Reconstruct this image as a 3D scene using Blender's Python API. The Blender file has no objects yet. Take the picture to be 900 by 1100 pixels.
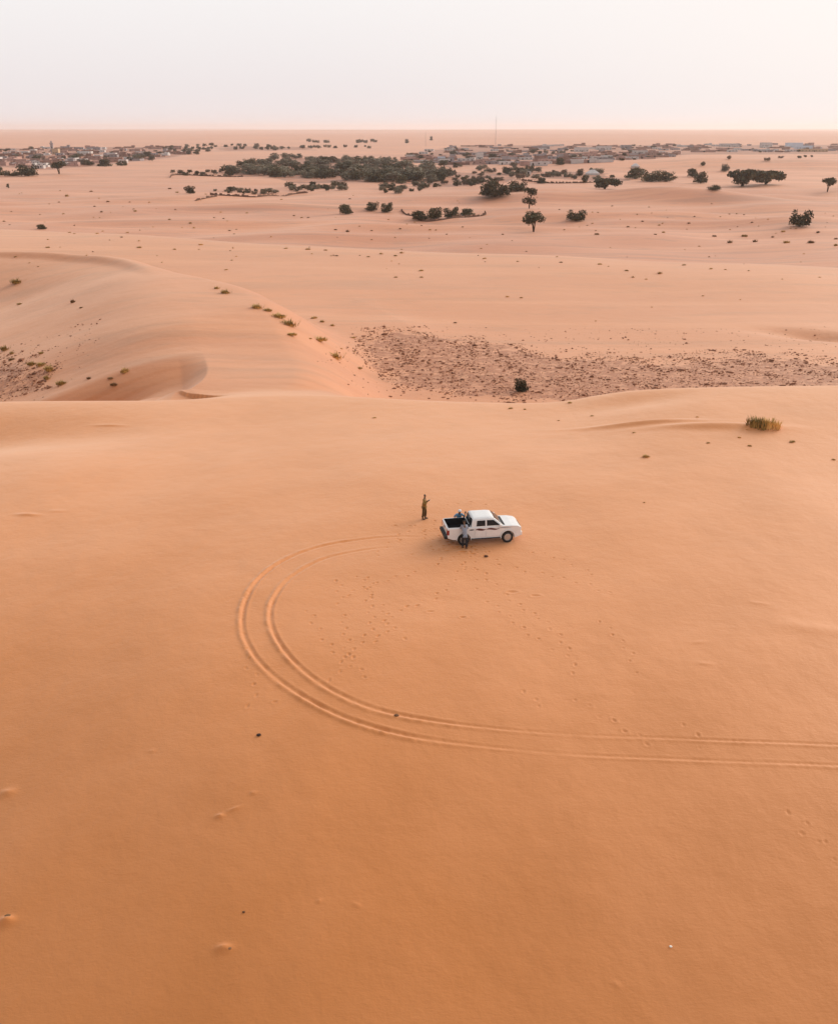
import bpy, bmesh, math, random
import numpy as np
from mathutils import Vector, Matrix

random.seed(7)
RNG = np.random.default_rng(11)
R = math.radians
sc = bpy.context.scene
COL = sc.collection

# ------------------------------------------------------------------ camera
CAM_Z = 36.0
FPX = 1015.0                       # focal length in pixels of the 900 x 1100 photograph
PITCH = math.atan((550 - 137.5) / FPX)
cam_d = bpy.data.cameras.new('camera')
cam = bpy.data.objects.new('camera', cam_d)
COL.objects.link(cam)
cam.location = (0, 0, CAM_Z)
cam.rotation_euler = (R(90) - PITCH, 0, 0)
cam_d.sensor_fit = 'VERTICAL'
cam_d.sensor_height = 24.0
cam_d.lens = 24.0 * FPX / 1100.0
cam_d.clip_start = 0.5
cam_d.clip_end = 90000
sc.camera = cam
sc.render.resolution_x, sc.render.resolution_y = 837, 1024


def ray(px, py):
    u, v = (px - 450) / FPX, (550 - py) / FPX
    return np.array([u, math.cos(PITCH) + v * math.sin(PITCH), -math.sin(PITCH) + v * math.cos(PITCH)])


def at_z(px, py, z):
    d = ray(px, py)
    t = (z - CAM_Z) / d[2]
    return d[0] * t, d[1] * t


# ------------------------------------------------------------------ terrain
def sstep(a, b, x):
    t = np.clip((x - a) / (b - a), 0, 1)
    return t * t * (3 - 2 * t)


def smax(a, b, k):
    return 0.5 * (a + b + np.sqrt((a - b) ** 2 + k * k))


def swell(x, y, lam, seed, n=5):
    """smooth low undulation, about -1 .. 1"""
    r = np.random.default_rng(seed)
    s = 0
    for i in range(n):
        a = r.uniform(0, math.pi * 2)
        w = 2 * math.pi / (lam * r.uniform(0.7, 1.6))
        s = s + np.sin((x * math.cos(a) + y * math.sin(a)) * w + r.uniform(0, 6.28))
    return s / n * 1.6


def poly_world(pts):
    return [at_z(px, py, z) + (z,) for px, py, z in pts]


# crest of the near dune
CREST = poly_world([(-500, 436, 11.2), (-150, 432, 11.2), (0, 429, 11.2), (100, 428, 11.2), (190, 427, 11.0), (300, 424, 10.6),
                    (400, 425, 10.3), (480, 428, 10.2), (560, 429.5, 10.2), (605, 428, 10.4), (640, 421, 10.9), (680, 415.5, 11.5),
                    (740, 412.5, 12.0), (820, 411, 12.2), (900, 410, 12.2), (1100, 409, 12.0), (1500, 412, 11.5)])
CX = np.array([p[0] for p in CREST]); CY = np.array([p[1] for p in CREST]); CZ = np.array([p[2] for p in CREST])
CREST3 = poly_world([(-700, 240, 8.0), (-200, 244, 8.0), (0, 248, 8.0), (140, 256, 7.5), (300, 268, 6.5), (450, 273, 6.0), (600, 279, 5.0),
                     (750, 286, 4.5), (900, 293, 4.0), (1200, 303, 4.0), (1700, 315, 4)])
RX = np.array([p[0] for p in CREST3]); RY = np.array([p[1] for p in CREST3]); RZ = np.array([p[2] for p in CREST3])
# spine of the middle dune, from the near dune back to its far brink
SPINE = poly_world([(184, 428, 8.7), (205, 417, 9.2), (221, 404, 9.4), (222, 391, 9.5), (215, 370, 9.9), (206, 340, 11.3), (186, 304, 12.2), (152, 285, 12.0),
                    (128, 278, 11.6), (90, 274, 11.2), (30, 271, 10.8), (-80, 270, 10.0), (-260, 272, 8.0)])
SP = np.array(SPINE)
SP = np.vstack([[SP[0, 0] + 4, SP[0, 1] - 24, SP[0, 2] - 2], SP])


def _round(P, n=4):
    out = []
    for i in range(len(P) - 1):
        p0, p1, p2, p3 = P[max(i - 1, 0)], P[i], P[i + 1], P[min(i + 2, len(P) - 1)]
        for t in np.arange(n) / n:
            out.append(.5 * (2 * p1 + (p2 - p0) * t + (2 * p0 - 5 * p1 + 4 * p2 - p3) * t * t + (3 * p1 - p0 - 3 * p2 + p3) * t ** 3))
    return np.array(out + [P[-1]])


SP = _round(SP)


SPINE_S = np.concatenate([[0], np.cumsum(np.hypot(*np.diff(SP[:, :2], axis=0).T))])


def smooth_interp(x, X, Y, blur):
    s = 0
    for k, w in ((-1, .25), (0, .5), (1, .25)):
        s = s + w * np.interp(x + k * blur, X, Y)
    return s


def spine_dist(x, y):
    best = np.full(x.shape, 1e9); side = np.zeros(x.shape); zz = np.zeros(x.shape); ss = np.zeros(x.shape)
    acc = 0.0
    for i in range(len(SP) - 1):
        ax, ay, az = SP[i]; bx, by, bz = SP[i + 1]
        dx, dy = bx - ax, by - ay
        L2 = dx * dx + dy * dy
        t = np.clip(((x - ax) * dx + (y - ay) * dy) / L2, 0, 1)
        qx, qy = ax + t * dx, ay + t * dy
        d = np.hypot(x - qx, y - qy)
        m = d < best
        best = np.where(m, d, best)
        cr = dx * (y - ay) - dy * (x - ax)          # >0 : left of the direction of travel
        side = np.where(m, np.sign(cr), side)
        zz = np.where(m, az + t * (bz - az), zz)
        ss = np.where(m, acc + t * math.sqrt(L2), ss)
        acc += math.sqrt(L2)
    return best, side, zz, ss


def bump2(x, y, cx, cy, rx, ry, ang=0.0):
    c, s = math.cos(ang), math.sin(ang)
    u, v = (x - cx) * c + (y - cy) * s, -(x - cx) * s + (y - cy) * c
    return np.exp(-(u / rx) ** 2 - (v / ry) ** 2)


B_BASIN = at_z(20, 466, 11.2)
B_BASIN2 = at_z(690, 428, 11.5)
B_SLIP = at_z(203, 408, 6.0)
B_SWALE = at_z(880, 358, 3.0)
PLAIN_DUNES = [at_z(px, py, 1.5) + (rx, ry, h, a) for px, py, rx, ry, h, a in (
    (640, 214, 60, 14, 4.0, .05), (760, 216, 50, 16, 4.5, -.1), (860, 222, 60, 16, 3.6, .1), (700, 232, 45, 10, 2.6, .15), (560, 232, 50, 12, 2.4, -.1),
    (800, 238, 50, 9, 2.8, -.05), (450, 214, 70, 22, 3.0, .05), (250, 210, 80, 25, 2.0, .0), (120, 222, 90, 20, 1.5, .05), (930, 205, 80, 26, 4.0, .0),
    (600, 205, 70, 22, 3.2, .1), (330, 222, 60, 10, 2.0, .08), (520, 243, 55, 8, 1.8, -.06), (380, 252, 60, 9, 1.6, .05), (180, 236, 60, 10, 1.8, -.05), (60, 214, 60, 12, 1.8, .05), (700, 214, 30, 8, 2.2, -.2), (830, 212, 34, 8, 2.4, .15), (700, 178, 160, 50, 6.0, .02), (860, 180, 150, 50, 7.0, .0))]
_g1, _g2 = None, None


def height(x, y):
    x = np.asarray(x, float); y = np.asarray(y, float)
    # near dune, convex towards the camera
    yc = smooth_interp(x, CX, CY, 1.6); zc = smooth_interp(x, CX, CZ, 1.6)
    q = np.maximum(0, 82 - y)
    body = 11.2 - 0.00065 * q ** 2 - 0.0000030 * q ** 3 - 0.0064 * np.maximum(0, 47 - y) ** 2 - 0.0020 * np.maximum(0, 8 - x) ** 2 * sstep(56, 26, y) * sstep(-60, -20, x)
    top = body + (zc - 11.2) * sstep(66, 90, y)
    top = top + 0.28 * swell(x, y, 34, 3) * sstep(140, 60, y) + 0.06 * swell(x, y, 9, 4) * sstep(110, 60, y)
    top = top - 1.5 * bump2(x, y, B_BASIN[0] - 3, B_BASIN[1], 12, 5.5, .12)
    top = top - 0.45 * bump2(x, y, B_BASIN2[0], B_BASIN2[1], 5.5, 2.6, .15)
    e = y - yc
    fall = 0.30 * (e + np.sqrt(e * e + 1.6)) * (1 + 0 * e)
    win = np.exp(-((x + 15) / 10.0) ** 4)
    fall = fall * (1 - .72 * win)
    D1 = top - fall - 0.05 * np.maximum(e, 0)
    # hollow floor, second rise, plain
    y3 = smooth_interp(x, RX, RY, 6); z3 = smooth_interp(x, RX, RZ, 6)
    und = 0.35 * swell(x, y, 60, 8)
    rise = sstep(0, 1, (y - 168) / np.maximum(y3 - 168, 1))
    F = 2.6 + und + (z3 - 2.6) * rise
    F = F - z3 * sstep(0, 1, (y - y3 - 2) / 55)
    far = sstep(y3 + 10, y3 + 70, y)
    F = F * (1 - far) + far * (0.9 * swell(x, y, 110, 21) * sstep(2500, 400, y) + 0.75 * swell(x * .6, y, 36, 22) * sstep(1000, 300, y))
    r = np.hypot(x, y)
    F = F + 3.0 * swell(x, y, 1500, 23) * sstep(2300, 5000, r) + 10 * (swell(x, y, 6500, 25) + .2) * sstep(5000, 12000, r)
    for cx, cy, rx, ry, h, a in PLAIN_DUNES:
        F = F + h * bump2(x, y, cx, cy, rx, ry, a)
    F = F - 1.3 * bump2(x, y, B_SWALE[0], B_SWALE[1], 9, 3.5, -.5)
    # middle dune
    shp = x.shape; xf_, yf_ = x.ravel(), y.ravel()
    near = (xf_ > -260) & (xf_ < 110) & (yf_ > 30) & (yf_ < 360)
    d, side, zs, s = np.full(xf_.shape, 400.0), np.ones(xf_.shape), np.zeros(xf_.shape), np.full(xf_.shape, 200.0)
    if near.any():
        d[near], side[near], zs[near], s[near] = spine_dist(xf_[near], yf_[near])
    d, side, zs, s = d.reshape(shp), side.reshape(shp), zs.reshape(shp), s.reshape(shp)
    L = side > 0
    S_TIP, S_BR = SPINE_S[16], SPINE_S[32]            # arc length at the hooked tip and at the far brink
    brink = sstep(S_BR - 22, S_BR + 12, s)            # the far part has a sharp brink
    hook = sstep(S_TIP + 6, S_TIP - 3, s) * sstep(SPINE_S[4] - 3, SPINE_S[4] + 5, s)
    left = 9.5 * (1 - np.exp(-(d / (25 - 8 * hook)) ** 2)) + 1.0 * brink * sstep(0, 3.0, d) + 1.7 * hook * np.clip(d / 3.0, 0, 1)
    plat = 10.0 * sstep(S_BR, S_BR - 45, s)
    right = 8.5 * sstep(plat, plat + 19, d)
    M = zs - np.where(L, left, right) - 0.02 * d - 0.15 * np.maximum(0, d - 40)
    M = M + 0.12 * swell(x, y, 18, 31)
    B = smax(M, F, 1.2)
    H = smax(D1, B, 1.0 - .65 * win)
    return H


def h1(x, y):
    return float(height(np.array([x]), np.array([y]))[0])


_T = np.concatenate([np.linspace(18, 130, 450), np.linspace(130.5, 420, 600), np.geomspace(421, 26000, 900)])


def place(px, py):
    """the point of the ground that the photograph shows at this pixel"""
    d = ray(px, py)
    hz = math.hypot(d[0], d[1])
    t = _T / hz
    X, Y, Z = d[0] * t, d[1] * t, CAM_Z + d[2] * t
    g = Z - height(X, Y)
    k = np.argmax(g < 0)
    if not (g < 0).any():
        k = len(t) - 1
    if k == 0:
        f = 0; k = 1
    else:
        f = g[k - 1] / (g[k - 1] - g[k])
    tt = t[k - 1] + (t[k] - t[k - 1]) * f
    x, y = d[0] * tt, d[1] * tt
    return x, y, h1(x, y)


def px_size(y):
    """metres per photo pixel at distance y"""
    return math.hypot(y, CAM_Z) / FPX


# ------------------------------------------------------------------ material helpers
def new_mat(name):
    m = bpy.data.materials.new(name); m.use_nodes = True
    nt = m.node_tree
    return m, nt, nt.nodes['Principled BSDF']


def node(nt, kind, **kw):
    n = nt.nodes.new(kind)
    for k, v in kw.items():
        setattr(n, k, v)
    return n


def plain(name, col, rough=.6, metal=0.0, spec=.5, var=0.0, scale=8.0, coat=0.0):
    m, nt, b = new_mat(name)
    b.inputs['Base Color'].default_value = (*col, 1)
    b.inputs['Roughness'].default_value = rough
    b.inputs['Metallic'].default_value = metal
    b.inputs['Specular IOR Level'].default_value = spec
    if coat:
        b.inputs['Coat Weight'].default_value = coat
        b.inputs['Coat Roughness'].default_value = .08
    if var:
        tc = node(nt, 'ShaderNodeTexCoord'); nz = node(nt, 'ShaderNodeTexNoise')
        nz.inputs['Scale'].default_value = scale; nz.inputs['Detail'].default_value = 4
        nt.links.new(tc.outputs['Object'], nz.inputs['Vector'])
        rp = node(nt, 'ShaderNodeMapRange')
        rp.inputs['From Min'].default_value = .3; rp.inputs['From Max'].default_value = .7
        rp.inputs['To Min'].default_value = 1 - var; rp.inputs['To Max'].default_value = 1 + var
        nt.links.new(nz.outputs['Fac'], rp.inputs['Value'])
        oi = node(nt, 'ShaderNodeObjectInfo')
        r2 = node(nt, 'ShaderNodeMapRange')
        r2.inputs['To Min'].default_value = 1 - var * .7; r2.inputs['To Max'].default_value = 1 + var * .7
        nt.links.new(oi.outputs['Random'], r2.inputs['Value'])
        mu = node(nt, 'ShaderNodeMath', operation='MULTIPLY')
        nt.links.new(rp.outputs[0], mu.inputs[0]); nt.links.new(r2.outputs[0], mu.inputs[1])
        mx = node(nt, 'ShaderNodeVectorMath', operation='SCALE')
        mx.inputs[0].default_value = col
        nt.links.new(mu.outputs[0], mx.inputs['Scale'])
        nt.links.new(mx.outputs['Vector'], b.inputs['Base Color'])
    return m


def sand_material():
    m, nt, b = new_mat('sand')
    L = nt.links.new
    tc = node(nt, 'ShaderNodeTexCoord')
    def noise(scale, detail=4, rough=.55, vec=None, stretch=None):
        n = node(nt, 'ShaderNodeTexNoise')
        n.inputs['Scale'].default_value = scale; n.inputs['Detail'].default_value = detail; n.inputs['Roughness'].default_value = rough
        src = tc.outputs['Object']
        if stretch:
            mp = node(nt, 'ShaderNodeMapping'); mp.inputs['Scale'].default_value = stretch
            L(src, mp.inputs['Vector']); src = mp.outputs['Vector']
        L(src, n.inputs['Vector'])
        return n.outputs['Fac']
    def ramp(fac, lo, hi):
        r = node(nt, 'ShaderNodeMapRange'); r.interpolation_type = 'SMOOTHSTEP'
        r.inputs['From Min'].default_value = lo; r.inputs['From Max'].default_value = hi
        L(fac, r.inputs['Value']); return r.outputs[0]
    def mix(fac, a, bb):
        n = node(nt, 'ShaderNodeMix', data_type='RGBA')
        if isinstance(fac, float): n.inputs[0].default_value = fac
        else: L(fac, n.inputs[0])
        for s, v in ((6, a), (7, bb)):
            if isinstance(v, tuple): n.inputs[s].default_value = (*v, 1)
            else: L(v, n.inputs[s])
        return n.outputs[2]
    def mul(a, k):
        n = node(nt, 'ShaderNodeMath', operation='MULTIPLY'); L(a, n.inputs[0])
        if isinstance(k, float): n.inputs[1].default_value = k
        else: L(k, n.inputs[1])
        return n.outputs[0]
    A, Bc = SAND_A, SAND_B
    c = mix(ramp(noise(.018, 5, .6), .38, .62), A, Bc)
    c = mix(mul(ramp(noise(.22, 5, .6), .4, .7), .35), c, tuple(v * .88 for v in A))
    at = node(nt, 'ShaderNodeAttribute', attribute_name='plain')
    pc = mix(ramp(noise(.006, 6, .62, stretch=(1, 2.5, 1)), .36, .64), PLAIN_A, PLAIN_B)
    pc = mix(mul(ramp(noise(.05, 6, .7, stretch=(1, 3, 1)), .50, .70), .6), pc, PLAIN_C)
    pc = mix(mul(ramp(noise(.045, 5, .6, stretch=(.16, 2.0, 1)), .50, .66), .6), pc, (.72, .315, .165))
    pc = mix(mul(ramp(noise(.07, 5, .6, stretch=(.12, 2.2, 1)), .52, .66), .5), pc, PLAIN_C)
    pc = mix(mul(ramp(noise(.0009, 6, .65, stretch=(1, 3, 1)), .42, .62), .35), pc, (.42, .155, .090))
    c = mix(at.outputs['Fac'], c, pc)
    ag = node(nt, 'ShaderNodeAttribute', attribute_name='gravel')
    gs = node(nt, 'ShaderNodeMath', operation='MULTIPLY_ADD'); L(ag.outputs['Fac'], gs.inputs[0]); gs.inputs[1].default_value = .62; L(noise(.7, 8, .78), gs.inputs[2])
    gfac = mul(ramp(gs.outputs[0], .98, 1.16), .85)
    gcol = mix(ramp(noise(3.0, 3, .6), .4, .6), GRAVEL_A, GRAVEL_B)
    c = mix(gfac, c, gcol)
    # single grains and tiny pebbles
    c = mix(mul(ramp(noise(26, 2, .6), .62, .75), .22), c, tuple(v * .62 for v in A))
    ad = node(nt, 'ShaderNodeAttribute', attribute_name='dirt')
    c = mix(mul(mul(ad.outputs['Fac'], ramp(noise(.06, 6, .7), .34, .54)), .6), c, (.17, .085, .062))
    L(c, b.inputs['Base Color'])
    b.inputs['Roughness'].default_value = .62
    b.inputs['Specular IOR Level'].default_value = .38
    b.inputs['Sheen Weight'].default_value = .6
    b.inputs['Sheen Roughness'].default_value = .5
    b.inputs['Sheen Tint'].default_value = (1, .84, .70, 1)
    mxx = node(nt, 'ShaderNodeMath', operation='MAXIMUM'); L(gfac, mxx.inputs[0]); mx3 = node(nt, 'ShaderNodeMath', operation='MAXIMUM'); L(ad.outputs['Fac'], mx3.inputs[0]); L(mul(at.outputs['Fac'], .6), mx3.inputs[1]); L(mx3.outputs[0], mxx.inputs[1])
    sh = node(nt, 'ShaderNodeMapRange'); sh.inputs['To Min'].default_value = .55; sh.inputs['To Max'].default_value = .05
    L(mxx.outputs[0], sh.inputs['Value']); L(sh.outputs[0], b.inputs['Sheen Weight'])
    # relief: soft wind ripples and grain
    bp = node(nt, 'ShaderNodeBump'); bp.inputs['Strength'].default_value = .38; bp.inputs['Distance'].default_value = .035
    n1 = noise(7.0, 6, .65, stretch=(.55, 1.6, 1))
    L(n1, bp.inputs['Height'])
    bp2 = node(nt, 'ShaderNodeBump'); bp2.inputs['Strength'].default_value = .35; bp2.inputs['Distance'].default_value = .25
    L(noise(.5, 5, .6), bp2.inputs['Height']); L(bp.outputs[0], bp2.inputs['Normal'])
    L(bp2.outputs[0], b.inputs['Normal'])
    return m


SAND_A = (.62, .212, .047)
SAND_B = (.68, .254, .080)
PLAIN_A = (.62, .232, .106)
PLAIN_B = (.53, .188, .090)
PLAIN_C = (.30, .135, .080)
GRAVEL_A = (.42, .148, .062)
GRAVEL_B = (.28, .098, .042)

# ------------------------------------------------------------------ ground mesh
def in_poly(x, y, poly):
    x = np.asarray(x); y = np.asarray(y)
    ins = np.zeros(x.shape, bool)
    n = len(poly)
    for i in range(n):
        x0, y0 = poly[i]; x1, y1 = poly[(i + 1) % n]
        c = ((y0 > y) != (y1 > y)) & (x < (x1 - x0) * (y - y0) / (y1 - y0 + 1e-12) + x0)
        ins ^= c
    return ins


def axis(a, b, fine, g1, lim, g2, end):
    """fine between a and b, then growing outward on both sides"""
    core = np.arange(a, b + fine * .5, fine)
    def out(start, s0):
        r = []; p = start; s = s0
        while abs(p - start) < end:
            s = s0 + g1 * min(abs(p - start), lim) + g2 * max(0, abs(p - start) - lim)
            p += s; r.append(p)
        return np.array(r)
    return core, out


def build_axes():
    f = .065
    core, out = axis(-17.5, 21.5, f, .011, 130, .055, 30000)
    rx = out(core[-1], f); lx = 2 * core[0] - out(core[0], f)
    X = np.concatenate([lx[::-1], core, rx])
    cy = np.arange(27, 64, f)
    up = []; p = cy[-1]
    while p < 30000:
        e = p - cy[-1]
        if e < 240: s = f + .0045 * e
        elif e < 2600: s = f + .0045 * 240 + .009 * (e - 240)
        else: s = f + .0045 * 240 + .009 * 2360 + .05 * (e - 2600)
        p += s; up.append(p)
    dn = []; p = cy[0]; s = f
    while p > -400:
        s *= 1.02 if p > 12 else 1.25
        p -= s; dn.append(p)
    Y = np.concatenate([np.array(dn)[::-1], cy, np.array(up)])
    return X, Y


OUTER = [(452, 577), (430, 576.5), (400, 578.5), (350, 586), (310, 600), (280, 621), (265, 645), (261, 670), (267, 692), (285, 717), (320, 744), (370, 770),
         (430, 788), (500, 799), (600, 809), (700, 814), (800, 818), (900, 822), (1010, 826), (1200, 832)]
INNER = [(425, 588), (398, 590), (350, 600), (315, 619), (297, 640), (291, 660), (296, 682), (315, 709), (350, 737), (400, 760), (460, 773), (540, 783), (620, 789),
         (700, 792), (800, 796), (900, 800), (1010, 804), (1200, 810)]


def catmull(pts, step):
    P = np.array(pts); out = []
    for i in range(len(P) - 1):
        p0 = P[max(i - 1, 0)]; p1 = P[i]; p2 = P[i + 1]; p3 = P[min(i + 2, len(P) - 1)]
        n = max(2, int(np.hypot(*(p2 - p1)) / step))
        for k in range(n):
            t = k / n
            out.append(.5 * ((2 * p1) + (p2 - p0) * t + (2 * p0 - 5 * p1 + 4 * p2 - p3) * t * t + (3 * p1 - p0 - 3 * p2 + p3) * t ** 3))
    return np.array(out)


GRAVEL_POLYS_PX = [
    [(380, 366), (402, 354), (440, 355), (500, 360), (560, 367), (600, 378), (650, 376), (690, 381), (740, 378), (800, 373), (850, 377), (900, 385), (1000, 394), (1000, 440),
     (600, 440), (480, 428), (430, 415), (388, 402)],
    [(-60, 392), (10, 398), (45, 405), (62, 420), (62, 440), (-60, 440)],
]


DIRT_POLYS_PX = [
    [(-40, 160), (60, 159), (165, 157.5), (205, 158), (204, 166), (178, 170), (130, 176), (60, 181), (-40, 182)],
    [(436, 172), (455, 163), (490, 157.5), (540, 156), (700, 156), (930, 155.5), (930, 165), (800, 166), (740, 166), (700, 171), (640, 177), (600, 180), (480, 180)],
    [(230, 188), (262, 178), (318, 169), (400, 172), (470, 184), (660, 186), (660, 193), (560, 194), (480, 200), (340, 196)],
    [(235, 162), (335, 161), (335, 158), (235, 157)],
]


def floor_pt(px, py):
    return at_z(px, py, 2.8)


def build_ground():
    X, Y = build_axes()
    nx, ny = len(X), len(Y)
    GX, GY = np.meshgrid(X, Y)
    Z = height(GX, GY)

    def window(cx, cy, r):
        i0, i1 = np.searchsorted(X, (cx - r, cx + r)); j0, j1 = np.searchsorted(Y, (cy - r, cy + r))
        return slice(j0, j1), slice(i0, i1)
    # wheel tracks: a rut with a raised lip on either side
    dist = np.full(Z.shape, 9.0); wid = np.ones(Z.shape); amp = np.zeros(Z.shape); sdist = np.full(Z.shape, 9.0)
    for path, sgn in ((OUTER, 1), (INNER, 1)):
        wp = [place(a, b)[:2] for a, b in path]
        cv = catmull(wp, .08)
        acc = np.concatenate([[0], np.cumsum(np.hypot(*np.diff(cv, axis=0).T))])
        tot = acc[-1]
        for k in range(len(cv)):
            cx, cy = cv[k]
            a = min(1.0, acc[k] / 9.0)
            xr = cx
            # faint stretch to the right of the bend, crisp again near the edge of the picture
            st = float(sstep(-3, 5, xr)) if acc[k] > tot * .4 else 0.0
            a *= 1 - .55 * st - .28 * st * math.exp(-((xr - 6.5) / 3.5) ** 2)
            a *= .60 + .12 * math.sin(acc[k] * .47 + 1); wv = .8 - .28 * st
            a *= .85 + .15 * math.sin(acc[k] * 1.3) + .10 * math.sin(acc[k] * 4.1)
            w = window(cx, cy, .75)
            dd = np.hypot(GX[w] - cx, GY[w] - cy)
            tx, ty = cv[min(k + 1, len(cv) - 1)] - cv[max(k - 1, 0)]
            tl = math.hypot(tx, ty)
            sd_ = ((GX[w] - cx) * ty - (GY[w] - cy) * tx) / tl      # > 0 on the outside of the bend
            m = dd < dist[w]
            sdist[w] = np.where(m, np.where(sd_ > 0, dd, -dd), sdist[w])
            dist[w] = np.where(m, dd, dist[w]); amp[w] = np.where(m, a, amp[w]); wid[w] = np.where(m, wv, wid[w])
    rough = 1 + .3 * swell(GX, GY, .7, 51) + .22 * swell(GX, GY, .31, 52)
    sdist = sdist / wid
    rut = -.11 * np.exp(-(sdist / .13) ** 2) + .11 * np.exp(-((sdist - .30) / .15) ** 2) + .035 * np.exp(-((sdist + .24) / .09) ** 2)
    Z = Z + np.where(dist < 2, rut * amp * rough, 0)

    # footprints
    def dent(cx, cy, rx, ry, dep, ang):
        w = window(cx, cy, max(rx, ry) * 2.6)
        c, s = math.cos(ang), math.sin(ang)
        u = (GX[w] - cx) * c + (GY[w] - cy) * s; v = -(GX[w] - cx) * s + (GY[w] - cy) * c
        q = np.sqrt((u / rx) ** 2 + (v / ry) ** 2)
        Z[w] += -dep * np.exp(-q ** 3) + dep * .45 * np.exp(-((q - 1.45) / .4) ** 2)

    rnd = random.Random(5)
    trails = [
        [(362, 618), (367, 655), (372, 690), (371, 708), (352, 738)], [(399, 615), (396, 645), (399, 672), (388, 690), (373, 712)],
        [(428, 660), (408, 684), (392, 692)], [(270, 690), (266, 712), (276, 730), (270, 752), (264, 768)], [(275, 760), (300, 750)],
        [(497, 604), (520, 640), (548, 665), (580, 690), (604, 700)], [(510, 606), (545, 642), (590, 672), (612, 704), (618, 730)],
        [(640, 660), (662, 685), (676, 702), (680, 725)], [(560, 735), (572, 752), (588, 760)], [(838, 858), (858, 880), (880, 895), (900, 912)],
        [(842, 884), (862, 893), (885, 912), (905, 925)], [(472, 572), (465, 560), (456, 560)], [(504, 590), (512, 604), (500, 616)], [(470, 548), (495, 540), (530, 542)],
        [(440, 545), (452, 552)], [(730, 770), (745, 790), (760, 815)], [(610, 745), (640, 765), (700, 800)], [(410, 560), (440, 566), (470, 570)], [(505, 600), (470, 640), (430, 655), (405, 670)], [(380, 612), (400, 640), (440, 690)], [(520, 600), (560, 612), (620, 625), (660, 640)], [(480, 598), (455, 612), (420, 622), (370, 640)], [(560, 590), (600, 600), (640, 618)], [(455, 562), (430, 575), (400, 600)], [(330, 650), (350, 690), (400, 730)],
    ]
    for tr in trails:
        cv = catmull([place(a, b)[:2] for a, b in tr], .3)
        acc = 0; last = cv[0]; side = 1
        for p in cv[1:]:
            acc += math.hypot(*(p - last))
            dx, dy = p - last
            if acc > .48 and rnd.random() < .85:
                acc = 0; side = -side
                a = math.atan2(dy, dx) + rnd.uniform(-.3, .3)
                nxv, nyv = -math.sin(a), math.cos(a)
                o = side * .14 + rnd.uniform(-.05, .05)
                dent(p[0] + nxv * o, p[1] + nyv * o, .13 * rnd.uniform(.7, 1.2), .075 * rnd.uniform(.8, 1.2), rnd.uniform(.02, .048), a)
            last = p
    for _ in range(70):          # trodden sand round the vehicle
        p = place(rnd.gauss(492, 26), min(rnd.gauss(588, 10), 625))
        dent(p[0], p[1], .12, .08, rnd.uniform(.02, .05), rnd.uniform(0, 3.1))
    for (px, py, r, d) in ((520, 597, .16, .05), (550, 636, .28, .04), (575, 640, .25, .035), (497, 663, .16, .05), (462, 657, .2, .03), (497, 593, .22, .08), (508, 595, .18, .07)):
        p = place(px, py); dent(p[0], p[1], r, r * .5, d, 0)
    # little sand ripples / wind tails
    def mound(px, py, rx, ry, hgt, ang=0.0):
        p = place(px, py)
        w = window(p[0], p[1], max(rx, ry) * 2.5)
        Z[w] += hgt * bump2(GX[w], GY[w], p[0], p[1], rx, ry, ang)
    for a in ((7, 990, .30, .17, .2), (240, 1019, .30, .14, .13), (8, 852, .35, .2, .10), (236, 877, .18, .10, .10), (252, 869, .3, .07, .06, .35), (272, 852, .14, .08, .05), (343, 968, .1, .07, .04),
              (383, 972, .16, .06, .04, -.4), (750, 690, .5, .16, .03), (757, 713, .4, .14, .03, -.2), (815, 648, .5, .16, .03, -.2), (880, 676, 2.2, .6, .08, -.2), (163, 807, .15, .08, .04),
              (60, 549, .7, .25, .04), (118, 457, 1.3, .2, .10), (690, 455, 5.0, .5, .3, -.05), (770, 458, 5.0, .7, .35, -.05), (30, 553, .7, .2, .1), (662, 1058, .2, .06, .04, -.4)):
        mound(*a)

    verts = np.empty((nx * ny, 3), np.float32)
    verts[:, 0] = GX.ravel(); verts[:, 1] = GY.ravel(); verts[:, 2] = Z.ravel()
    i = np.arange(nx - 1)[None, :] + nx * np.arange(ny - 1)[:, None]
    quads = np.stack([i, i + 1, i + 1 + nx, i + nx], -1).reshape(-1, 4).astype(np.int32)
    me = bpy.data.meshes.new('sand_ground')
    me.vertices.add(len(verts)); me.vertices.foreach_set('co', verts.ravel())
    me.loops.add(quads.size); me.loops.foreach_set('vertex_index', quads.ravel())
    me.polygons.add(len(quads)); me.polygons.foreach_set('loop_start', np.arange(0, quads.size, 4, dtype=np.int32))
    me.polygons.foreach_set('use_smooth', np.ones(len(quads), bool))
    me.update(calc_edges=True)
    y3 = smooth_interp(GX, RX, RY, 6)
    pl = sstep(-40, 50, GY - y3 + 8 * swell(GX, GY, 45, 71))
    pl = np.maximum(pl, .55 * sstep(0, 14, GY - smooth_interp(GX, CX, CY, 1.6)))
    a = me.attributes.new('plain', 'FLOAT', 'POINT'); a.data.foreach_set('value', pl.ravel().astype(np.float32))
    g = np.zeros(Z.shape)
    jx = GX + 2.2 * swell(GX, GY, 9, 81) + 1.2 * swell(GX, GY, 3.1, 82); jy = GY + 3.2 * swell(GX, GY, 8, 83) + 1.6 * swell(GX, GY, 2.7, 84)
    for P in GRAVEL_POLYS_PX:
        for ox_, oy_ in ((0, 0), (2.2, 1), (-2.2, 1.5), (0, -3.5), (1, 4), (3.5, -1), (-3.5, -1), (0, 6.5)):
            g += .125 * in_poly(jx + ox_, jy + oy_, [floor_pt(*p) for p in P])
    e = GY - smooth_interp(GX, CX, CY, 1.6)
    g *= sstep(2.0, 4.5, e)
    a = me.attributes.new('gravel', 'FLOAT', 'POINT'); a.data.foreach_set('value', g.ravel().astype(np.float32))
    dm = np.zeros(Z.shape); far_ = GY > 500
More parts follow.
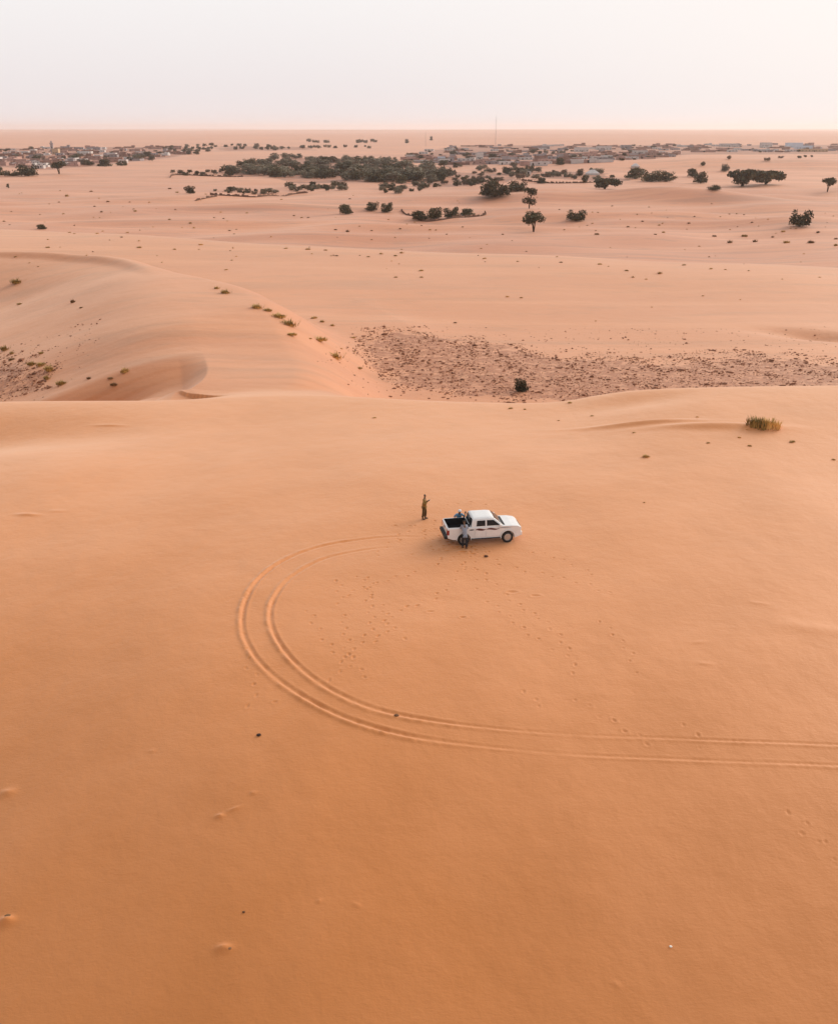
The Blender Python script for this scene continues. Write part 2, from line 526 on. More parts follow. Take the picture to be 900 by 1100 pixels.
    jx = GX + 14 * swell(GX, GY, 90, 91); jy = GY + 25 * swell(GX, GY, 120, 92)
    for P in DIRT_POLYS_PX:
        dm[far_] = np.maximum(dm[far_], in_poly(jx[far_], jy[far_], [at_z(px, py, 0) for px, py in P]).astype(float))
    a = me.attributes.new('dirt', 'FLOAT', 'POINT'); a.data.foreach_set('value', dm.ravel().astype(np.float32))
    o = bpy.data.objects.new('sand_ground', me); COL.objects.link(o)
    o['kind'] = 'structure'
    me.materials.append(sand_material())
    return o


build_ground()

# ------------------------------------------------------------------ object helpers
def tag(o, label, cat, group=None, kind=None):
    if label: o['label'] = label
    if cat: o['category'] = cat
    if group: o['group'] = group
    if kind: o['kind'] = kind
    return o


def empty(name, loc, rz=0.0, scale=1.0):
    o = bpy.data.objects.new(name, None); COL.objects.link(o)
    o.empty_display_size = .2
    o.location = loc; o.rotation_euler = (0, 0, rz)
    o.scale = (scale, scale, scale) if not isinstance(scale, tuple) else scale
    return o


def link(name, me, mats=None, parent=None):
    if mats is not None:
        for m in (mats if isinstance(mats, (list, tuple)) else [mats]):
            me.materials.append(m)
    o = bpy.data.objects.new(name, me); COL.objects.link(o)
    if parent is not None: o.parent = parent
    return o


def copy_tree(o, parent=None):
    c = o.copy(); COL.objects.link(c); c.parent = parent
    for ch in list(o.children):
        copy_tree(ch, c)
    return c


class MB:
    """collects simple shapes into one mesh"""
    def __init__(s): s.v = []; s.f = []; s.m = []
    def add(s, vs, fs, mat=0):
        b = len(s.v); s.v += [tuple(p) for p in vs]; s.f += [tuple(b + i for i in f) for f in fs]; s.m += [mat] * len(fs)
    def box(s, x0, x1, y0, y1, z0, z1, mat=0, M=None):
        vs = [Vector(p) for p in ((x0, y0, z0), (x1, y0, z0), (x1, y1, z0), (x0, y1, z0), (x0, y0, z1), (x1, y0, z1), (x1, y1, z1), (x0, y1, z1))]
        if M is not None: vs = [M @ p for p in vs]
        s.add(vs, [(0, 3, 2, 1), (4, 5, 6, 7), (0, 1, 5, 4), (1, 2, 6, 5), (2, 3, 7, 6), (3, 0, 4, 7)], mat)
    def tube(s, pts, radii, seg=6, mat=0, cap=True):
        rings = []
        n = len(pts)
        P = [Vector(p) for p in pts]
        for i in range(n):
            d = (P[min(i + 1, n - 1)] - P[max(i - 1, 0)]).normalized()
            a = d.orthogonal().normalized() if abs(d.z) < .99 else Vector((1, 0, 0)); b_ = d.cross(a).normalized(); a = b_.cross(d).normalized()
            rings.append([P[i] + (a * math.cos(6.28318 * k / seg) + b_ * math.sin(6.28318 * k / seg)) * radii[i] for k in range(seg)])
        vs = [p for r in rings for p in r]; fs = []
        for i in range(n - 1):
            for k in range(seg):
                fs.append((i * seg + k, i * seg + (k + 1) % seg, (i + 1) * seg + (k + 1) % seg, (i + 1) * seg + k))
        if cap:
            fs.append(tuple(range(seg))[::-1]); fs.append(tuple((n - 1) * seg + k for k in range(seg)))
        s.add(vs, fs, mat)
    def lathe(s, prof, seg, M, mat=0):
        """profile (r, h) turned about local z"""
        vs = [M @ Vector((r * math.cos(6.28318 * k / seg), r * math.sin(6.28318 * k / seg), h)) for r, h in prof for k in range(seg)]
        fs = []
        for i in range(len(prof) - 1):
            for k in range(seg):
                fs.append((i * seg + k, i * seg + (k + 1) % seg, (i + 1) * seg + (k + 1) % seg, (i + 1) * seg + k))
        s.add(vs, fs, mat)
    def mesh(s, name, smooth=False):
        me = bpy.data.meshes.new(name); me.from_pydata(s.v, [], s.f)
        me.polygons.foreach_set('material_index', s.m)
        if smooth: me.polygons.foreach_set('use_smooth', [True] * len(me.polygons))
        me.update(); return me


def bevel_mesh(me, w, seg=2, angle=R(30)):
    o = bpy.data.objects.new('tmp', me); COL.objects.link(o)
    md = o.modifiers.new('b', 'BEVEL'); md.width = w; md.segments = seg; md.limit_method = 'ANGLE'; md.angle_limit = angle
    dg = bpy.context.evaluated_depsgraph_get(); dg.update()
    r = bpy.data.meshes.new_from_object(o.evaluated_get(dg), depsgraph=dg)
    bpy.data.objects.remove(o)
    return r


# ------------------------------------------------------------------ gravel stones (nobody could count them)
def build_gravel():
    ico = bmesh.new(); bmesh.ops.create_icosphere(ico, subdivisions=1, radius=1)
    base = np.array([v.co[:] for v in ico.verts]); faces = np.array([[v.index for v in f.verts] for f in ico.faces]); ico.free()
    r = np.random.default_rng(3); pts = []
    for P, n in zip(GRAVEL_POLYS_PX, (11000, 1700)):
        xs = np.array([p[0] for p in P]); ys = np.array([p[1] for p in P])
        W = [floor_pt(*p) for p in P]
        wx = np.array([p[0] for p in W]); wy = np.array([p[1] for p in W])
        k = 0
        while k < n:
            x = r.uniform(wx.min() - 2, wx.max() + 2); y = r.uniform(wy.min() - 3, wy.max() + 3)
            jx = x + 2.2 * swell(np.array([x]), np.array([y]), 9, 81)[0]; jy = y + 3.2 * swell(np.array([x]), np.array([y]), 8, 83)[0]
            if not in_poly(np.array([jx]), np.array([jy]), W)[0] and r.random() < .93: continue
            cl = swell(np.array([x]), np.array([y]), 6, 85)[0]
            if r.random() > .55 + .5 * cl: continue
            e = y - np.interp(x, CX, CY)
            k += 1
            if e < 3: continue
            pts.append((x, y))
    pts = np.array(pts); zz = height(pts[:, 0], pts[:, 1])
    n = len(pts)
    sz = np.minimum(.035 + r.exponential(.044, n), .42)
    V = np.repeat(base[None], n, 0) * (1 + .3 * r.standard_normal((n, len(base), 1)))
    V = V * (sz[:, None, None] * np.stack([r.uniform(.8, 1.6, n), r.uniform(.7, 1.2, n), r.uniform(.4, .8, n)], -1)[:, None, :])
    V[..., 0] += pts[:, 0:1]; V[..., 1] += pts[:, 1:2]; V[..., 2] += zz[:, None] + .1 * sz[:, None]
    F = faces[None] + (np.arange(n) * len(base))[:, None, None]
    me = bpy.data.meshes.new('gravel'); me.from_pydata(V.reshape(-1, 3).tolist(), [], F.reshape(-1, 3).tolist())
    o = link('gravel', me, plain('gravel_stone', (.34, .15, .085), .9, var=.5, scale=1.3, spec=.2))
    tag(o, 'dark brown stones strewn over the hollow behind the near dune', 'gravel', kind='stuff')


build_gravel()

# ------------------------------------------------------------------ vegetation
M_LEAF = [plain('leaf_dark', (.098, .086, .046), .8, var=.45, scale=.9, spec=.2), plain('leaf_grey', (.22, .19, .135), .8, var=.4, scale=.8, spec=.2),
          plain('leaf_olive', (.095, .080, .035), .8, var=.4, scale=1.0, spec=.2), plain('leaf_brown', (.18, .125, .085), .8, var=.4, scale=1.0, spec=.2)]
M_BARK = plain('bark', (.10, .068, .045), .9, var=.3, spec=.2)
M_GRASS = [plain('grass_olive', (.44, .29, .095), .8, var=.4, scale=2, spec=.2), plain('grass_straw', (.58, .37, .14), .8, var=.35, scale=2, spec=.2), plain('grass_dark', (.23, .14, .065), .8, var=.4, scale=2, spec=.2)]


def leaf_cloud(r, lobes, n, size):
    """leaf clumps scattered through a crown made of several lobes (cx,cy,cz,rx,ry,rz)"""
    vs = []; fs = []
    vol = np.array([l[3] * l[4] * l[5] for l in lobes]); vol = vol / vol.sum()
    for k in range(n):
        l = lobes[r.choice(len(lobes), p=vol)]
        d = r.standard_normal(3); d /= np.linalg.norm(d)
        rad = r.uniform(.25, 1.0) ** .5
        rad *= 1 + .16 * r.standard_normal()
        c = np.array(l[:3]) + d * rad * np.array(l[3:])
        if c[2] < .05: c[2] = .05 + .1 * r.random()
        s = size * r.uniform(.6, 1.5)
        a = r.standard_normal(3); a /= np.linalg.norm(a); b = np.cross(a, r.standard_normal(3)); b /= np.linalg.norm(b)
        i = len(vs)
        vs += [c + a * s, c + b * s * .8, c - a * s * .9, c - b * s * .8]
        fs.append((i, i + 1, i + 2, i + 3))
    return vs, fs


def make_tree(seed, kind):
    """unit tree about 1 m wide and tall as given by kind; returns (crown mesh, trunk mesh)"""
    r = np.random.default_rng(seed)
    if kind == 'umbrella':       # flat-topped acacia, height .8
        lobes = [(r.uniform(-.28, .28), r.uniform(-.22, .22), .52 + r.uniform(-.12, .12), r.uniform(.15, .26), r.uniform(.15, .25), r.uniform(.09, .16)) for _ in range(9)]
        H, ntr, n = .62, 3, 1500
    elif kind == 'wide':         # very wide low crown
        lobes = [(r.uniform(-.36, .36), r.uniform(-.22, .22), .24 + r.uniform(-.06, .06), r.uniform(.13, .22), r.uniform(.13, .2), r.uniform(.06, .11)) for _ in range(9)]
        lobes += [(-.1, -.1, .12, .2, .16, .1)]
        H, ntr, n = .25, 4, 1900
    elif kind == 'round':        # bush-like, foliage to the ground
        lobes = [(r.uniform(-.30, .30), r.uniform(-.28, .28), r.uniform(.14, .50), r.uniform(.10, .27), r.uniform(.10, .26), r.uniform(.09, .20)) for _ in range(10)] + [(r.uniform(-.2, .2), r.uniform(-.2, .2), .10, .24, .24, .12) for _ in range(4)]
        H, ntr, n = .4, 3, 1700
    elif kind == 'tall':         # two-tier small tree, height 1.15
        lobes = [(r.uniform(-.2, .25), r.uniform(-.2, .2), r.uniform(.75, 1.0), .26, .22, .15) for _ in range(3)] + [(-.15, 0, .42, .26, .22, .18), (.18, .05, .35, .2, .2, .2)]
        H, ntr, n = .8, 3, 1400
    else:                        # 'grove' loose tree
        lobes = [(r.uniform(-.28, .28), r.uniform(-.28, .28), r.uniform(.18, .66), r.uniform(.15, .28), r.uniform(.15, .28), r.uniform(.14, .24)) for _ in range(10)]
        H, ntr, n = .5, 2, 900
    vs, fs = leaf_cloud(r, lobes, n, .030 if kind != 'grove' else .042)
    cm = bpy.data.meshes.new('crown'); cm.from_pydata([tuple(v) for v in vs], [], fs)
    tb = MB()
    base = (r.uniform(-.03, .03), 0, -.06)
    for k in range(ntr):
        l = lobes[k % len(lobes)]
        mid = (base[0] + .35 * l[0] + r.uniform(-.03, .03), .35 * l[1], H * .5)
        tb.tube([base, mid, (l[0] * .9, l[1] * .9, max(l[2], .15))], [.024, .017, .008], 6)
        q = lobes[(k + 3) % len(lobes)]
        tb.tube([mid, (q[0] * .8, q[1] * .8, max(q[2], .15))], [.018, .007], 5)
    tm = tb.mesh('trunk')
    return cm, tm


KINDS = {}
for kind, nv in (('umbrella', 3), ('wide', 2), ('round', 4), ('tall', 1), ('grove', 5)):
    KINDS[kind] = [make_tree(100 + 17 * i + len(kind), kind) for i in range(nv)]
for kind in KINDS:
    for cm, tm in KINDS[kind]:
        cm.materials.append(M_LEAF[0]); tm.materials.append(M_BARK)
UNIT_H = {'umbrella': .75, 'wide': .36, 'round': .68, 'tall': 1.1, 'grove': .85}
_recol = {}


def crown_mesh(kind, i, leaf):
    if leaf == 0: return KINDS[kind][i][0]
    k = (kind, i, leaf)
    if k not in _recol:
        m = KINDS[kind][i][0].copy(); m.materials.clear(); m.materials.append(M_LEAF[leaf]); _recol[k] = m
    return _recol[k]


rt = random.Random(21)


def tree_at(p, w, h, kind, label, name='tree', leaf=0, group=None, cat='tree'):
    i = rt.randrange(len(KINDS[kind]))
    s = w / .95
    e = empty(name, (p[0], p[1], p[2] - .05), rt.uniform(0, 6.28) if kind not in ('wide', 'tall') else rt.uniform(-.25, .25), (s, s, h / UNIT_H[kind]))
    tag(e, label, cat, group)
    link('crown', crown_mesh(kind, i, leaf), None, e)
    link('trunk', KINDS[kind][i][1], None, e)
    return e


def tree_px(px, py, wpx, hpx, kind, label, **kw):
    p = place(px, py); s = px_size(p[1])
    return tree_at(p, wpx * s, hpx * s, kind, label, **kw)


SOLO = [
    (573, 249, 26, 20, 'umbrella', 'flat-topped dark acacia with forked trunk, nearest tree in the middle of the plain', {}),
    (568, 224, 18, 21, 'tall', 'ragged two-tier dark tree just behind the flat-topped acacia', {}),
    (618, 237, 20, 14, 'round', 'round dark bush alone on sand right of the flat-topped acacia', dict(name='bush', cat='bush')),
    (858, 243, 22, 21, 'round', 'rounded dark green tree leaning on bare sand near the right edge', {}),
    (888, 206, 18, 14, 'umbrella', 'small umbrella-shaped tree with thin trunk at the far right', {}),
    (797, 200, 40, 17, 'wide', 'very wide dark spreading acacia, left half of the merged pair on the right plain', {}),
    (822, 198, 36, 14, 'wide', 'wide flat dark acacia, right half of the merged pair on the right plain', {}),
    (767, 204, 15, 6, 'round', 'low flat dark bush just left of the wide spreading acacia pair', dict(name='bush', cat='bush')),
    (752, 197, 17, 13, 'round', 'dense dark round tree, front one of two between hedge and spreading acacias', {}),
    (743, 190, 14, 10, 'round', 'dark round tree touching the back of the denser round tree', {}),
    (778, 184, 10, 9, 'round', 'small greyish round tree above the wide spreading acacias', dict(leaf=1)),
    (682, 192, 24, 13, 'round', 'dark bushy tree at the left end of the short hedge left of two round trees', {}),
    (699, 195, 26, 14, 'round', 'dark bushy tree in the middle of the short hedge left of two round trees', {}),
    (716, 195, 18, 12, 'round', 'smaller dark bushy tree at the right end of the short hedge', {}),
    (649, 203, 32, 11, 'wide', 'flat dark acacia with thicket beneath, below the white tent', {}),
    (371, 230, 17, 12, 'round', 'round dark bush alone on sand, leftmost of three below the grove', dict(name='bush', cat='bush')),
    (399, 226, 15, 10, 'round', 'round dark bush, middle of three on sand below the grove', dict(name='bush', cat='bush')),
    (415, 228, 15, 11, 'round', 'round dark bush, rightmost of three on sand below the grove', dict(name='bush', cat='bush')),
    (450, 236, 20, 11, 'round', 'dark bush at the left end of the small fenced plot', dict(name='bush', cat='bush')),
    (466, 235, 20, 13, 'round', 'tall dark bush in the middle of the small fenced plot', dict(name='bush', cat='bush')),
    (484, 234, 20, 12, 'round', 'dark bush right of the tallest one in the small fenced plot', dict(name='bush', cat='bush')),
    (502, 231, 18, 8, 'round', 'low bush at the right end of the small fenced plot', dict(name='bush', cat='bush')),
    (532, 211, 36, 21, 'round', 'largest dense dark tree, right of the grove above the fenced plot', {}),
    (556, 205, 24, 12, 'round', 'low dark tree adjoining the right side of the largest dense tree', {}),
    (205, 208, 13, 9, 'round', 'dark bush at the left end of the low brush fence', dict(name='bush', cat='bush')),
    (31, 189, 24, 14, 'round', 'tall dark round tree at the left edge of town', {}),
    (14, 189, 18, 7, 'round', 'low dark bushes left of the tall round tree by town', dict(name='bush', cat='bush')),
    (0, 189, 14, 11, 'round', 'dark olive tree cut off by the left edge of the picture', dict(leaf=2)),
    (64, 187, 21, 12, 'umbrella', 'spreading dark tree with visible trunks standing before the left town', {}),
    (113, 179, 17, 9, 'round', 'dark green tree at the front edge of left town, right of the spreading tree', {}),
    (131, 178, 12, 6, 'round', 'low dark tree at the front edge of left town, right of the greener one', {}),
    (45, 246, 12, 6, 'round', 'dark low bush alone on the crest at left', dict(name='bush', cat='bush')),
    (560, 420, 18, 15, 'round', 'nearly black round bush standing in the stony hollow', dict(name='bush', cat='bush')),
    (9, 202, 3, 5, 'grove', 'tiny upright dark shrub alone on sand below the left town', dict(name='bush', cat='bush')),
    (582, 197, 12, 7, 'round', 'small dark tree on sand above the ragged two-tier tree', {}),
    (546, 187, 14, 8, 'round', 'dark tree in the short row left of the white hut, left one', {}),
    (557, 187, 14, 8, 'round', 'dark tree in the short row left of the white hut, right one', {}),
    (569, 184, 11, 7, 'round', 'round dark tree directly behind the small white hut', {}),
    (622, 189, 9, 8, 'round', 'small round tree left of the white tent', {}),
    (628, 197, 8, 8, 'grove', 'thin olive tree on sand below the white tent', dict(leaf=2)),
    (437, 154, 4, 5, 'round', 'tiny dark tree on the empty sand beyond the right town', {}),
    (463, 151, 4, 5, 'round', 'tiny lone tree farthest out on the sand, left of the mast', {}),
]
for px, py, w, h, kind, label, kw in SOLO:
    tree_px(px, py, w, h, kind, label, **kw)


def scatter_px(poly, n, r, min_d=0):
    xs = [p[0] for p in poly]; ys = [p[1] for p in poly]; out = []
    tries = 0
    while len(out) < n and tries < n * 60:
        tries += 1
        x, y = r.uniform(min(xs), max(xs)), r.uniform(min(ys), max(ys))
        if in_poly(np.array([x]), np.array([y]), poly)[0] and all((x - a) ** 2 + (2.2 * (y - b)) ** 2 > min_d ** 2 for a, b in out): out.append((x, y))
    return out


def grove_px(pts, hlo, hhi, label, group, leaves=(0, 1), name='tree', kinds=('grove', 'grove', 'round'), wide=1.55, cat='tree'):
    for px, py in pts:
        p = place(px, py)
        h = rt.uniform(hlo, hhi)
        tree_at(p, h * wide * rt.uniform(.85, 1.3), h, rt.choice(kinds), label, name, rt.choice(leaves), group, cat)


grove_px(scatter_px([(240, 187), (262, 178), (300, 171), (318, 169), (345, 170), (400, 173), (440, 177), (470, 184), (488, 192), (470, 196), (430, 196), (380, 195), (340, 192), (290, 191), (262, 189)], 104, rt, 5.5),
         5.5, 9.0, 'grey-green tree crowded into the large central grove', 'trees of the central grove', leaves=(1, 1, 0, 1), wide=2.0, kinds=('grove', 'round'))
grove_px(scatter_px([(283, 192), (340, 192), (400, 196), (440, 198), (440, 195), (300, 188)], 12, rt, 8), 5, 8, 'dark tree along the front edge of the central grove', 'trees fronting the central grove', leaves=(0,))
grove_px(scatter_px([(182, 186), (240, 184), (262, 189), (240, 190), (190, 189)], 12, rt, 6), 2.5, 4.5, 'low dark tree in the thin row trailing left of the grove', 'row trailing left of the grove', leaves=(0, 0, 1))
grove_px(scatter_px([(226, 209), (300, 209), (300, 206), (232, 204)], 15, rt, 4), 1.6, 3.4, 'grey-green shrub behind the low brush fence', 'shrubs behind the brush fence', leaves=(0, 1, 1), name='bush', cat='bush')
grove_px(scatter_px([(297, 206), (345, 206), (372, 204), (372, 200), (310, 199)], 16, rt, 4), 2.2, 4.2, 'dark shrub in the row right of the brush fence', 'shrub row right of the brush fence', leaves=(0, 0, 1), name='bush', cat='bush')
grove_px(scatter_px([(404, 208), (456, 208), (456, 200), (415, 201)], 13, rt, 5), 2.2, 4.6, 'dark shrub below the right end of the grove', 'shrubs below the right end of the grove', leaves=(0, 1), name='bush', cat='bush')
grove_px(scatter_px([(456, 203), (520, 201), (520, 184), (470, 188)], 18, rt, 6), 2.5, 5.0, 'brownish green tree between the grove and the largest dense tree', 'trees between grove and largest tree', leaves=(0, 1, 2, 3))
grove_px(scatter_px([(560, 193), (660, 193), (655, 186), (600, 183), (520, 181), (505, 186)], 28, rt, 5), 3.0, 5.2, 'dusty grey-green tree in the hedge below the right town', 'hedge trees below the right town', leaves=(1, 3, 1))
grove_px(scatter_px([(468, 186), (520, 184), (560, 190), (556, 197), (520, 198), (470, 200)], 16, rt, 7), 1.8, 3.2, 'low dusty shrub filling the gap between grove and hedge', 'shrubs between grove and hedge', leaves=(1, 3, 0), name='bush', cat='bush', wide=2.4)
grove_px(scatter_px([(206, 161), (232, 161), (300, 162), (335, 160), (335, 158), (210, 156)], 24, rt, 5), 4.5, 8, 'hazy dark tree in the thin line behind the grove', 'thin tree line behind the grove', leaves=(0, 1))
grove_px(scatter_px([(318, 160), (400, 159.5), (400, 158), (330, 157.5)], 11, rt, 4), 4, 6.5, 'hazy low tree in the strip above the grove', 'tree strip above the grove', leaves=(1, 0))
grove_px([(rt.uniform(328, 352), rt.uniform(152.6, 153.6)) for _ in range(5)] + [(rt.uniform(370, 412), rt.uniform(152.4, 154)) for _ in range(7)], 7, 10, 'far hazy tree in the farthest strip on open sand', 'farthest tree strip', leaves=(1, 0))
grove_px(scatter_px([(170, 159), (205, 158), (232, 160), (214, 168), (192, 167)], 16, rt, 5), 4.5, 7.5, 'dark tree at the right end of the left town', 'trees at the right end of the left town', leaves=(0, 1))
grove_px([(42, 171), (46, 174), (40, 173), (80, 172), (84, 170), (140, 172), (148, 172), (152, 170), (160, 168), (146, 169), (34, 161), (92, 177), (98, 178), (50, 179), (69, 172), (21, 170), (6, 163), (164, 173)], 4.5, 8.0,
         'dark tree among the brown houses of the left town', 'trees among the left town houses', leaves=(0, 1))
grove_px([(452, 171), (486, 167), (501, 168), (503, 172), (529, 170), (549, 169), (572, 165), (580, 166), (586, 165), (594, 166), (604, 166), (617, 171), (623, 169), (601, 177), (552, 180), (491, 180), (477, 179), (670, 168), (702, 160), (716, 158), (440, 168), (447, 169), (724, 157), (629, 163), (536, 176)],
         4.5, 7.5, 'dark tree among the pale houses of the right town', 'trees among the right town houses', leaves=(0, 0, 1))
grove_px([(864, 169), (871, 169), (858, 170), (754, 178), (823, 173), (838, 170), (782, 171)], 2.6, 4.2, 'low olive shrub on sand in front of the right town', 'shrubs in front of the right town', leaves=(2, 3), name='bush', cat='bush')


# ---- grass tufts
def make_tuft(seed, n, spread, h):
    r = np.random.default_rng(seed); vs = []; fs = []
    cl = [(0, 0, 1)] + [(r.uniform(-.75, .75), r.uniform(-.35, .35), r.uniform(.35, .8)) for _ in range(4)]
    for k in range(n):
        c_ = cl[r.integers(len(cl))]
        a = r.uniform(0, 6.283); q = r.uniform(0, 1) ** .6 * spread * .7 * c_[2]
        bx, by = c_[0] * spread + q * math.cos(a) * 1.1, c_[1] * spread + q * math.sin(a) * .9
        lean = r.uniform(.05, .55) + .5 * q / spread; la = a + r.uniform(-.9, .9)
        hh = h * c_[2] * r.uniform(.45, 1.1) * (1 - .45 * q / spread)
        w = r.uniform(.012, .03)
        wx, wy = -math.sin(la) * w, math.cos(la) * w
        mx, my = bx + math.cos(la) * lean * hh * .45, by + math.sin(la) * lean * hh * .45
        tx, ty = bx + math.cos(la) * lean * hh * 1.2, by + math.sin(la) * lean * hh * 1.2
        i = len(vs)
        vs += [(bx - wx, by - wy, -.03), (bx + wx, by + wy, -.03), (mx + wx, my + wy, hh * .62), (mx - wx, my - wy, hh * .62), (tx, ty, hh)]
        fs += [(i, i + 1, i + 2, i + 3), (i + 3, i + 2, i + 4)]
    me = bpy.data.meshes.new('grass_tuft'); me.from_pydata(vs, [], fs); return me


TUFTS = []
for i in range(4):
    for m in (0, 1, 2):
        t = make_tuft(300 + i, 260, .5, .40 + .1 * (i % 2)); t.materials.append(M_GRASS[m]); TUFTS.append(t)


def tuft(px, py, wpx, label, group=None, m=0, tall=1.0, name='grass_tuft'):
    p = place(px, py); s = wpx * px_size(p[1]) / 1.3
    o = link(name, TUFTS[rt.randrange(4) * 3 + m])
    o.location = p; o.scale = (s, s, s * tall); o.rotation_euler = (0, 0, rt.uniform(-.4, .4))
    tag(o, label, 'grass tuft', group)
    return o


t = tuft(808, 459, 29, 'largest yellow-green grass clump, left part, on the near dune crest at right', m=0, tall=1.7)
t = tuft(822, 460, 29, 'largest yellow-green grass clump, right part, on the near dune crest at right', m=1, tall=1.6)
for px, py, w in ((7, 376, 13), (14, 380, 7), (12, 387, 8), (44, 380, 7), (35, 392, 12), (43, 393, 12), (55, 398, 15), (52, 407, 10), (67, 413, 14)):
    tuft(px, py, w * 1.25, 'olive grass tuft beside the stony patch in the left hollow', 'tufts beside the left stony patch', rt.choice((0, 0, 2)))
tuft(134, 400, 11, 'brightest green grass tuft in the left hollow, right of the others', m=0, tall=1.6)
for px, py, w in ((96, 407, 7), (118, 407, 7), (123, 414, 10)):
    tuft(px, py, w * 1.25, 'small dark tuft near the bright green one in the left hollow', 'dark tufts in the left hollow', 2)
for px, py, w in ((20, 304, 17), (22, 327, 8)):
    tuft(px, py, w * 1.25, 'low olive tuft at the left edge below the dune brink', 'tufts at the left edge', 0, .7)
tuft(79, 325, 8, 'dark green upright tuft on the left flank of the middle dune', m=2, tall=1.8)
tuft(87, 331, 6, 'small tuft just below the upright one on the middle dune flank', m=2)
for px, py, w in ((234, 310, 8), (244, 315, 14), (278, 331, 16), (288, 334, 12), (300, 341, 19), (313, 350, 23), (312, 360, 11), (343, 366, 15), (362, 385, 22)):
    tuft(px, py, w * 1.25, 'olive grass tuft in the diagonal row along the middle dune right side', 'diagonal row of tufts beside the middle dune', 0, .75)
for px, py, w in ((337, 342, 9), (347, 346, 9), (358, 350, 8), (333, 364, 5), (379, 363, 6), (367, 375, 6), (380, 378, 4), (386, 396, 8)):
    tuft(px, py, w, 'small tuft between the diagonal row and the stony hollow', 'small tufts left of the stony hollow', 0, .8)
for px, py, w, m in ((489, 347, 6, 2), (402, 449, 5, 1), (548, 439, 6, 0), (564, 440, 5, 0), (612, 433, 7, 0), (635, 447, 5, 1), (751, 460, 7, 1), (694, 491, 12, 1), (802, 462, 6, 1), (850, 475, 8, 0), (748, 448, 4, 1), (793, 470, 5, 1), (804, 479, 6, 1), (680, 465, 5, 1), (600, 452, 4, 1), (895, 494, 6, 1), (760, 476, 5, 1), (692, 540, 4, 1)):
    tuft(px, py, w, 'tiny dry straw tuft scattered over the near dune top', 'dry tufts on the near dune top', m, .8)
for px, py, w, m in ((410, 273, 9, 0), (425, 275, 8, 0), (432, 272, 8, 1), (452, 291, 7, 0), (453, 298, 8, 0), (425, 298, 5, 0), (602, 282, 7, 2), (643, 284, 8, 0), (673, 291, 7, 0), (680, 298, 8, 1), (694, 300, 6, 0), (709, 294, 10, 1), (734, 285, 8, 0), (763, 289, 6, 0),
                     (804, 291, 5, 0), (556, 281, 6, 0), (520, 278, 6, 1), (395, 276, 6, 0), (362, 275, 6, 2), (356, 275, 5, 0), (350, 269, 9, 1), (330, 268, 9, 1), (307, 267, 6, 0), (215, 263, 7, 1), (188, 268, 7, 0), (149, 266, 7, 0), (150, 259, 6, 1), (131, 255, 6, 2), (137, 250, 6, 1),
                     (80, 251, 5, 1), (51, 266, 7, 0), (17, 276, 5, 0), (75, 250, 5, 1), (105, 251, 9, 1), (214, 268, 5, 1), (243, 290, 5, 0), (880, 298, 6, 1), (840, 300, 5, 1), (560, 320, 6, 1), (700, 330, 5, 1), (755, 318, 5, 1), (795, 322, 5, 1), (545, 319, 8, 1), (640, 345, 5, 1)):
    tuft(px, py, w * rt.uniform(.6, 1.0), 'small dry tuft along the low crest dividing dunes from plain', 'tufts along the far low crest', m, .8)
plain_t = [(73, 211, 8), (98, 206, 5), (102, 222, 5), (110, 228, 6), (116, 217, 5), (145, 227, 6), (182, 236, 5), (205, 240, 6), (240, 235, 4), (247, 248, 5), (209, 245, 5), (265, 229, 4), (324, 234, 4), (331, 234, 4), (316, 232, 5), (360, 247, 5), (374, 249, 8),
           (5, 238, 5), (712, 250, 6), (708, 242, 5), (674, 244, 5), (703, 252, 5), (766, 254, 7), (784, 261, 11), (811, 260, 10), (843, 261, 11), (871, 261, 13), (897, 264, 8), (798, 254, 10), (840, 249, 7), (878, 250, 7), (897, 257, 6), (830, 255, 6), (640, 252, 8), (190, 207, 6), (182, 203, 6), (430, 246, 5), (462, 247, 5),
           (606, 247, 4), (540, 252, 5), (690, 238, 5), (739, 240, 5), (480, 252, 4), (497, 244, 4)]
for px, py, w in plain_t:
    tuft(px, py, w * .85, 'tiny dark scrub tuft dotted over the open plain', 'scrub dotted over the plain', rt.choice((0, 2, 2)), 1.1)
for _ in range(145):
    px, py = rt.uniform(0, 900), rt.uniform(205, 292)
    if px > 600 and rt.random() < .75: py = rt.uniform(225, 248)
    tuft(px, py, rt.uniform(1.6, 3.6), 'tiny dark scrub tuft dotted over the open plain', 'scrub dotted over the plain', rt.choice((0, 1, 2)), 1.0)


# ---- stones lying on the near dune
def stone(px, py, d, col, label):
    bm = bmesh.new(); bmesh.ops.create_icosphere(bm, subdivisions=2, radius=.5)
    r = np.random.default_rng(int(px * 7 + py))
    for v in bm.verts:
        v.co *= 1 + .25 * (r.random() - .5); v.co.z *= .6; v.co.x *= 1.25
    me = bpy.data.meshes.new('stone'); bm.to_mesh(me); bm.free()
    p = place(px, py)
    o = link('stone', me, plain('stone_surface', col, .85, var=.3, spec=.3))
    o.location = (p[0], p[1], p[2] + d * .18); o.scale = (d, d, d)
    tag(o, label, 'stone')


stone(278, 790, .19, (.05, .03, .025), 'small black stone on the sand left of the looping tracks')
stone(262, 980, .10, (.12, .06, .03), 'tiny brown stone on bare sand at lower left')
stone(720, 1017, .10, (.75, .70, .62), 'tiny white pebble on bare sand at lower right')
stone(9, 985, .22, (.20, .11, .05), 'brown clod half buried at the lower left edge')
stone(247, 1019, .15, (.30, .15, .07), 'sandy clod on bare sand at the bottom left')
stone(426, 769, .20, (.16, .08, .04), 'dark clod lying between the two wheel tracks')
stone(522, 598, .22, (.13, .06, .035), 'dark clod on the sand just in front of the pickup')


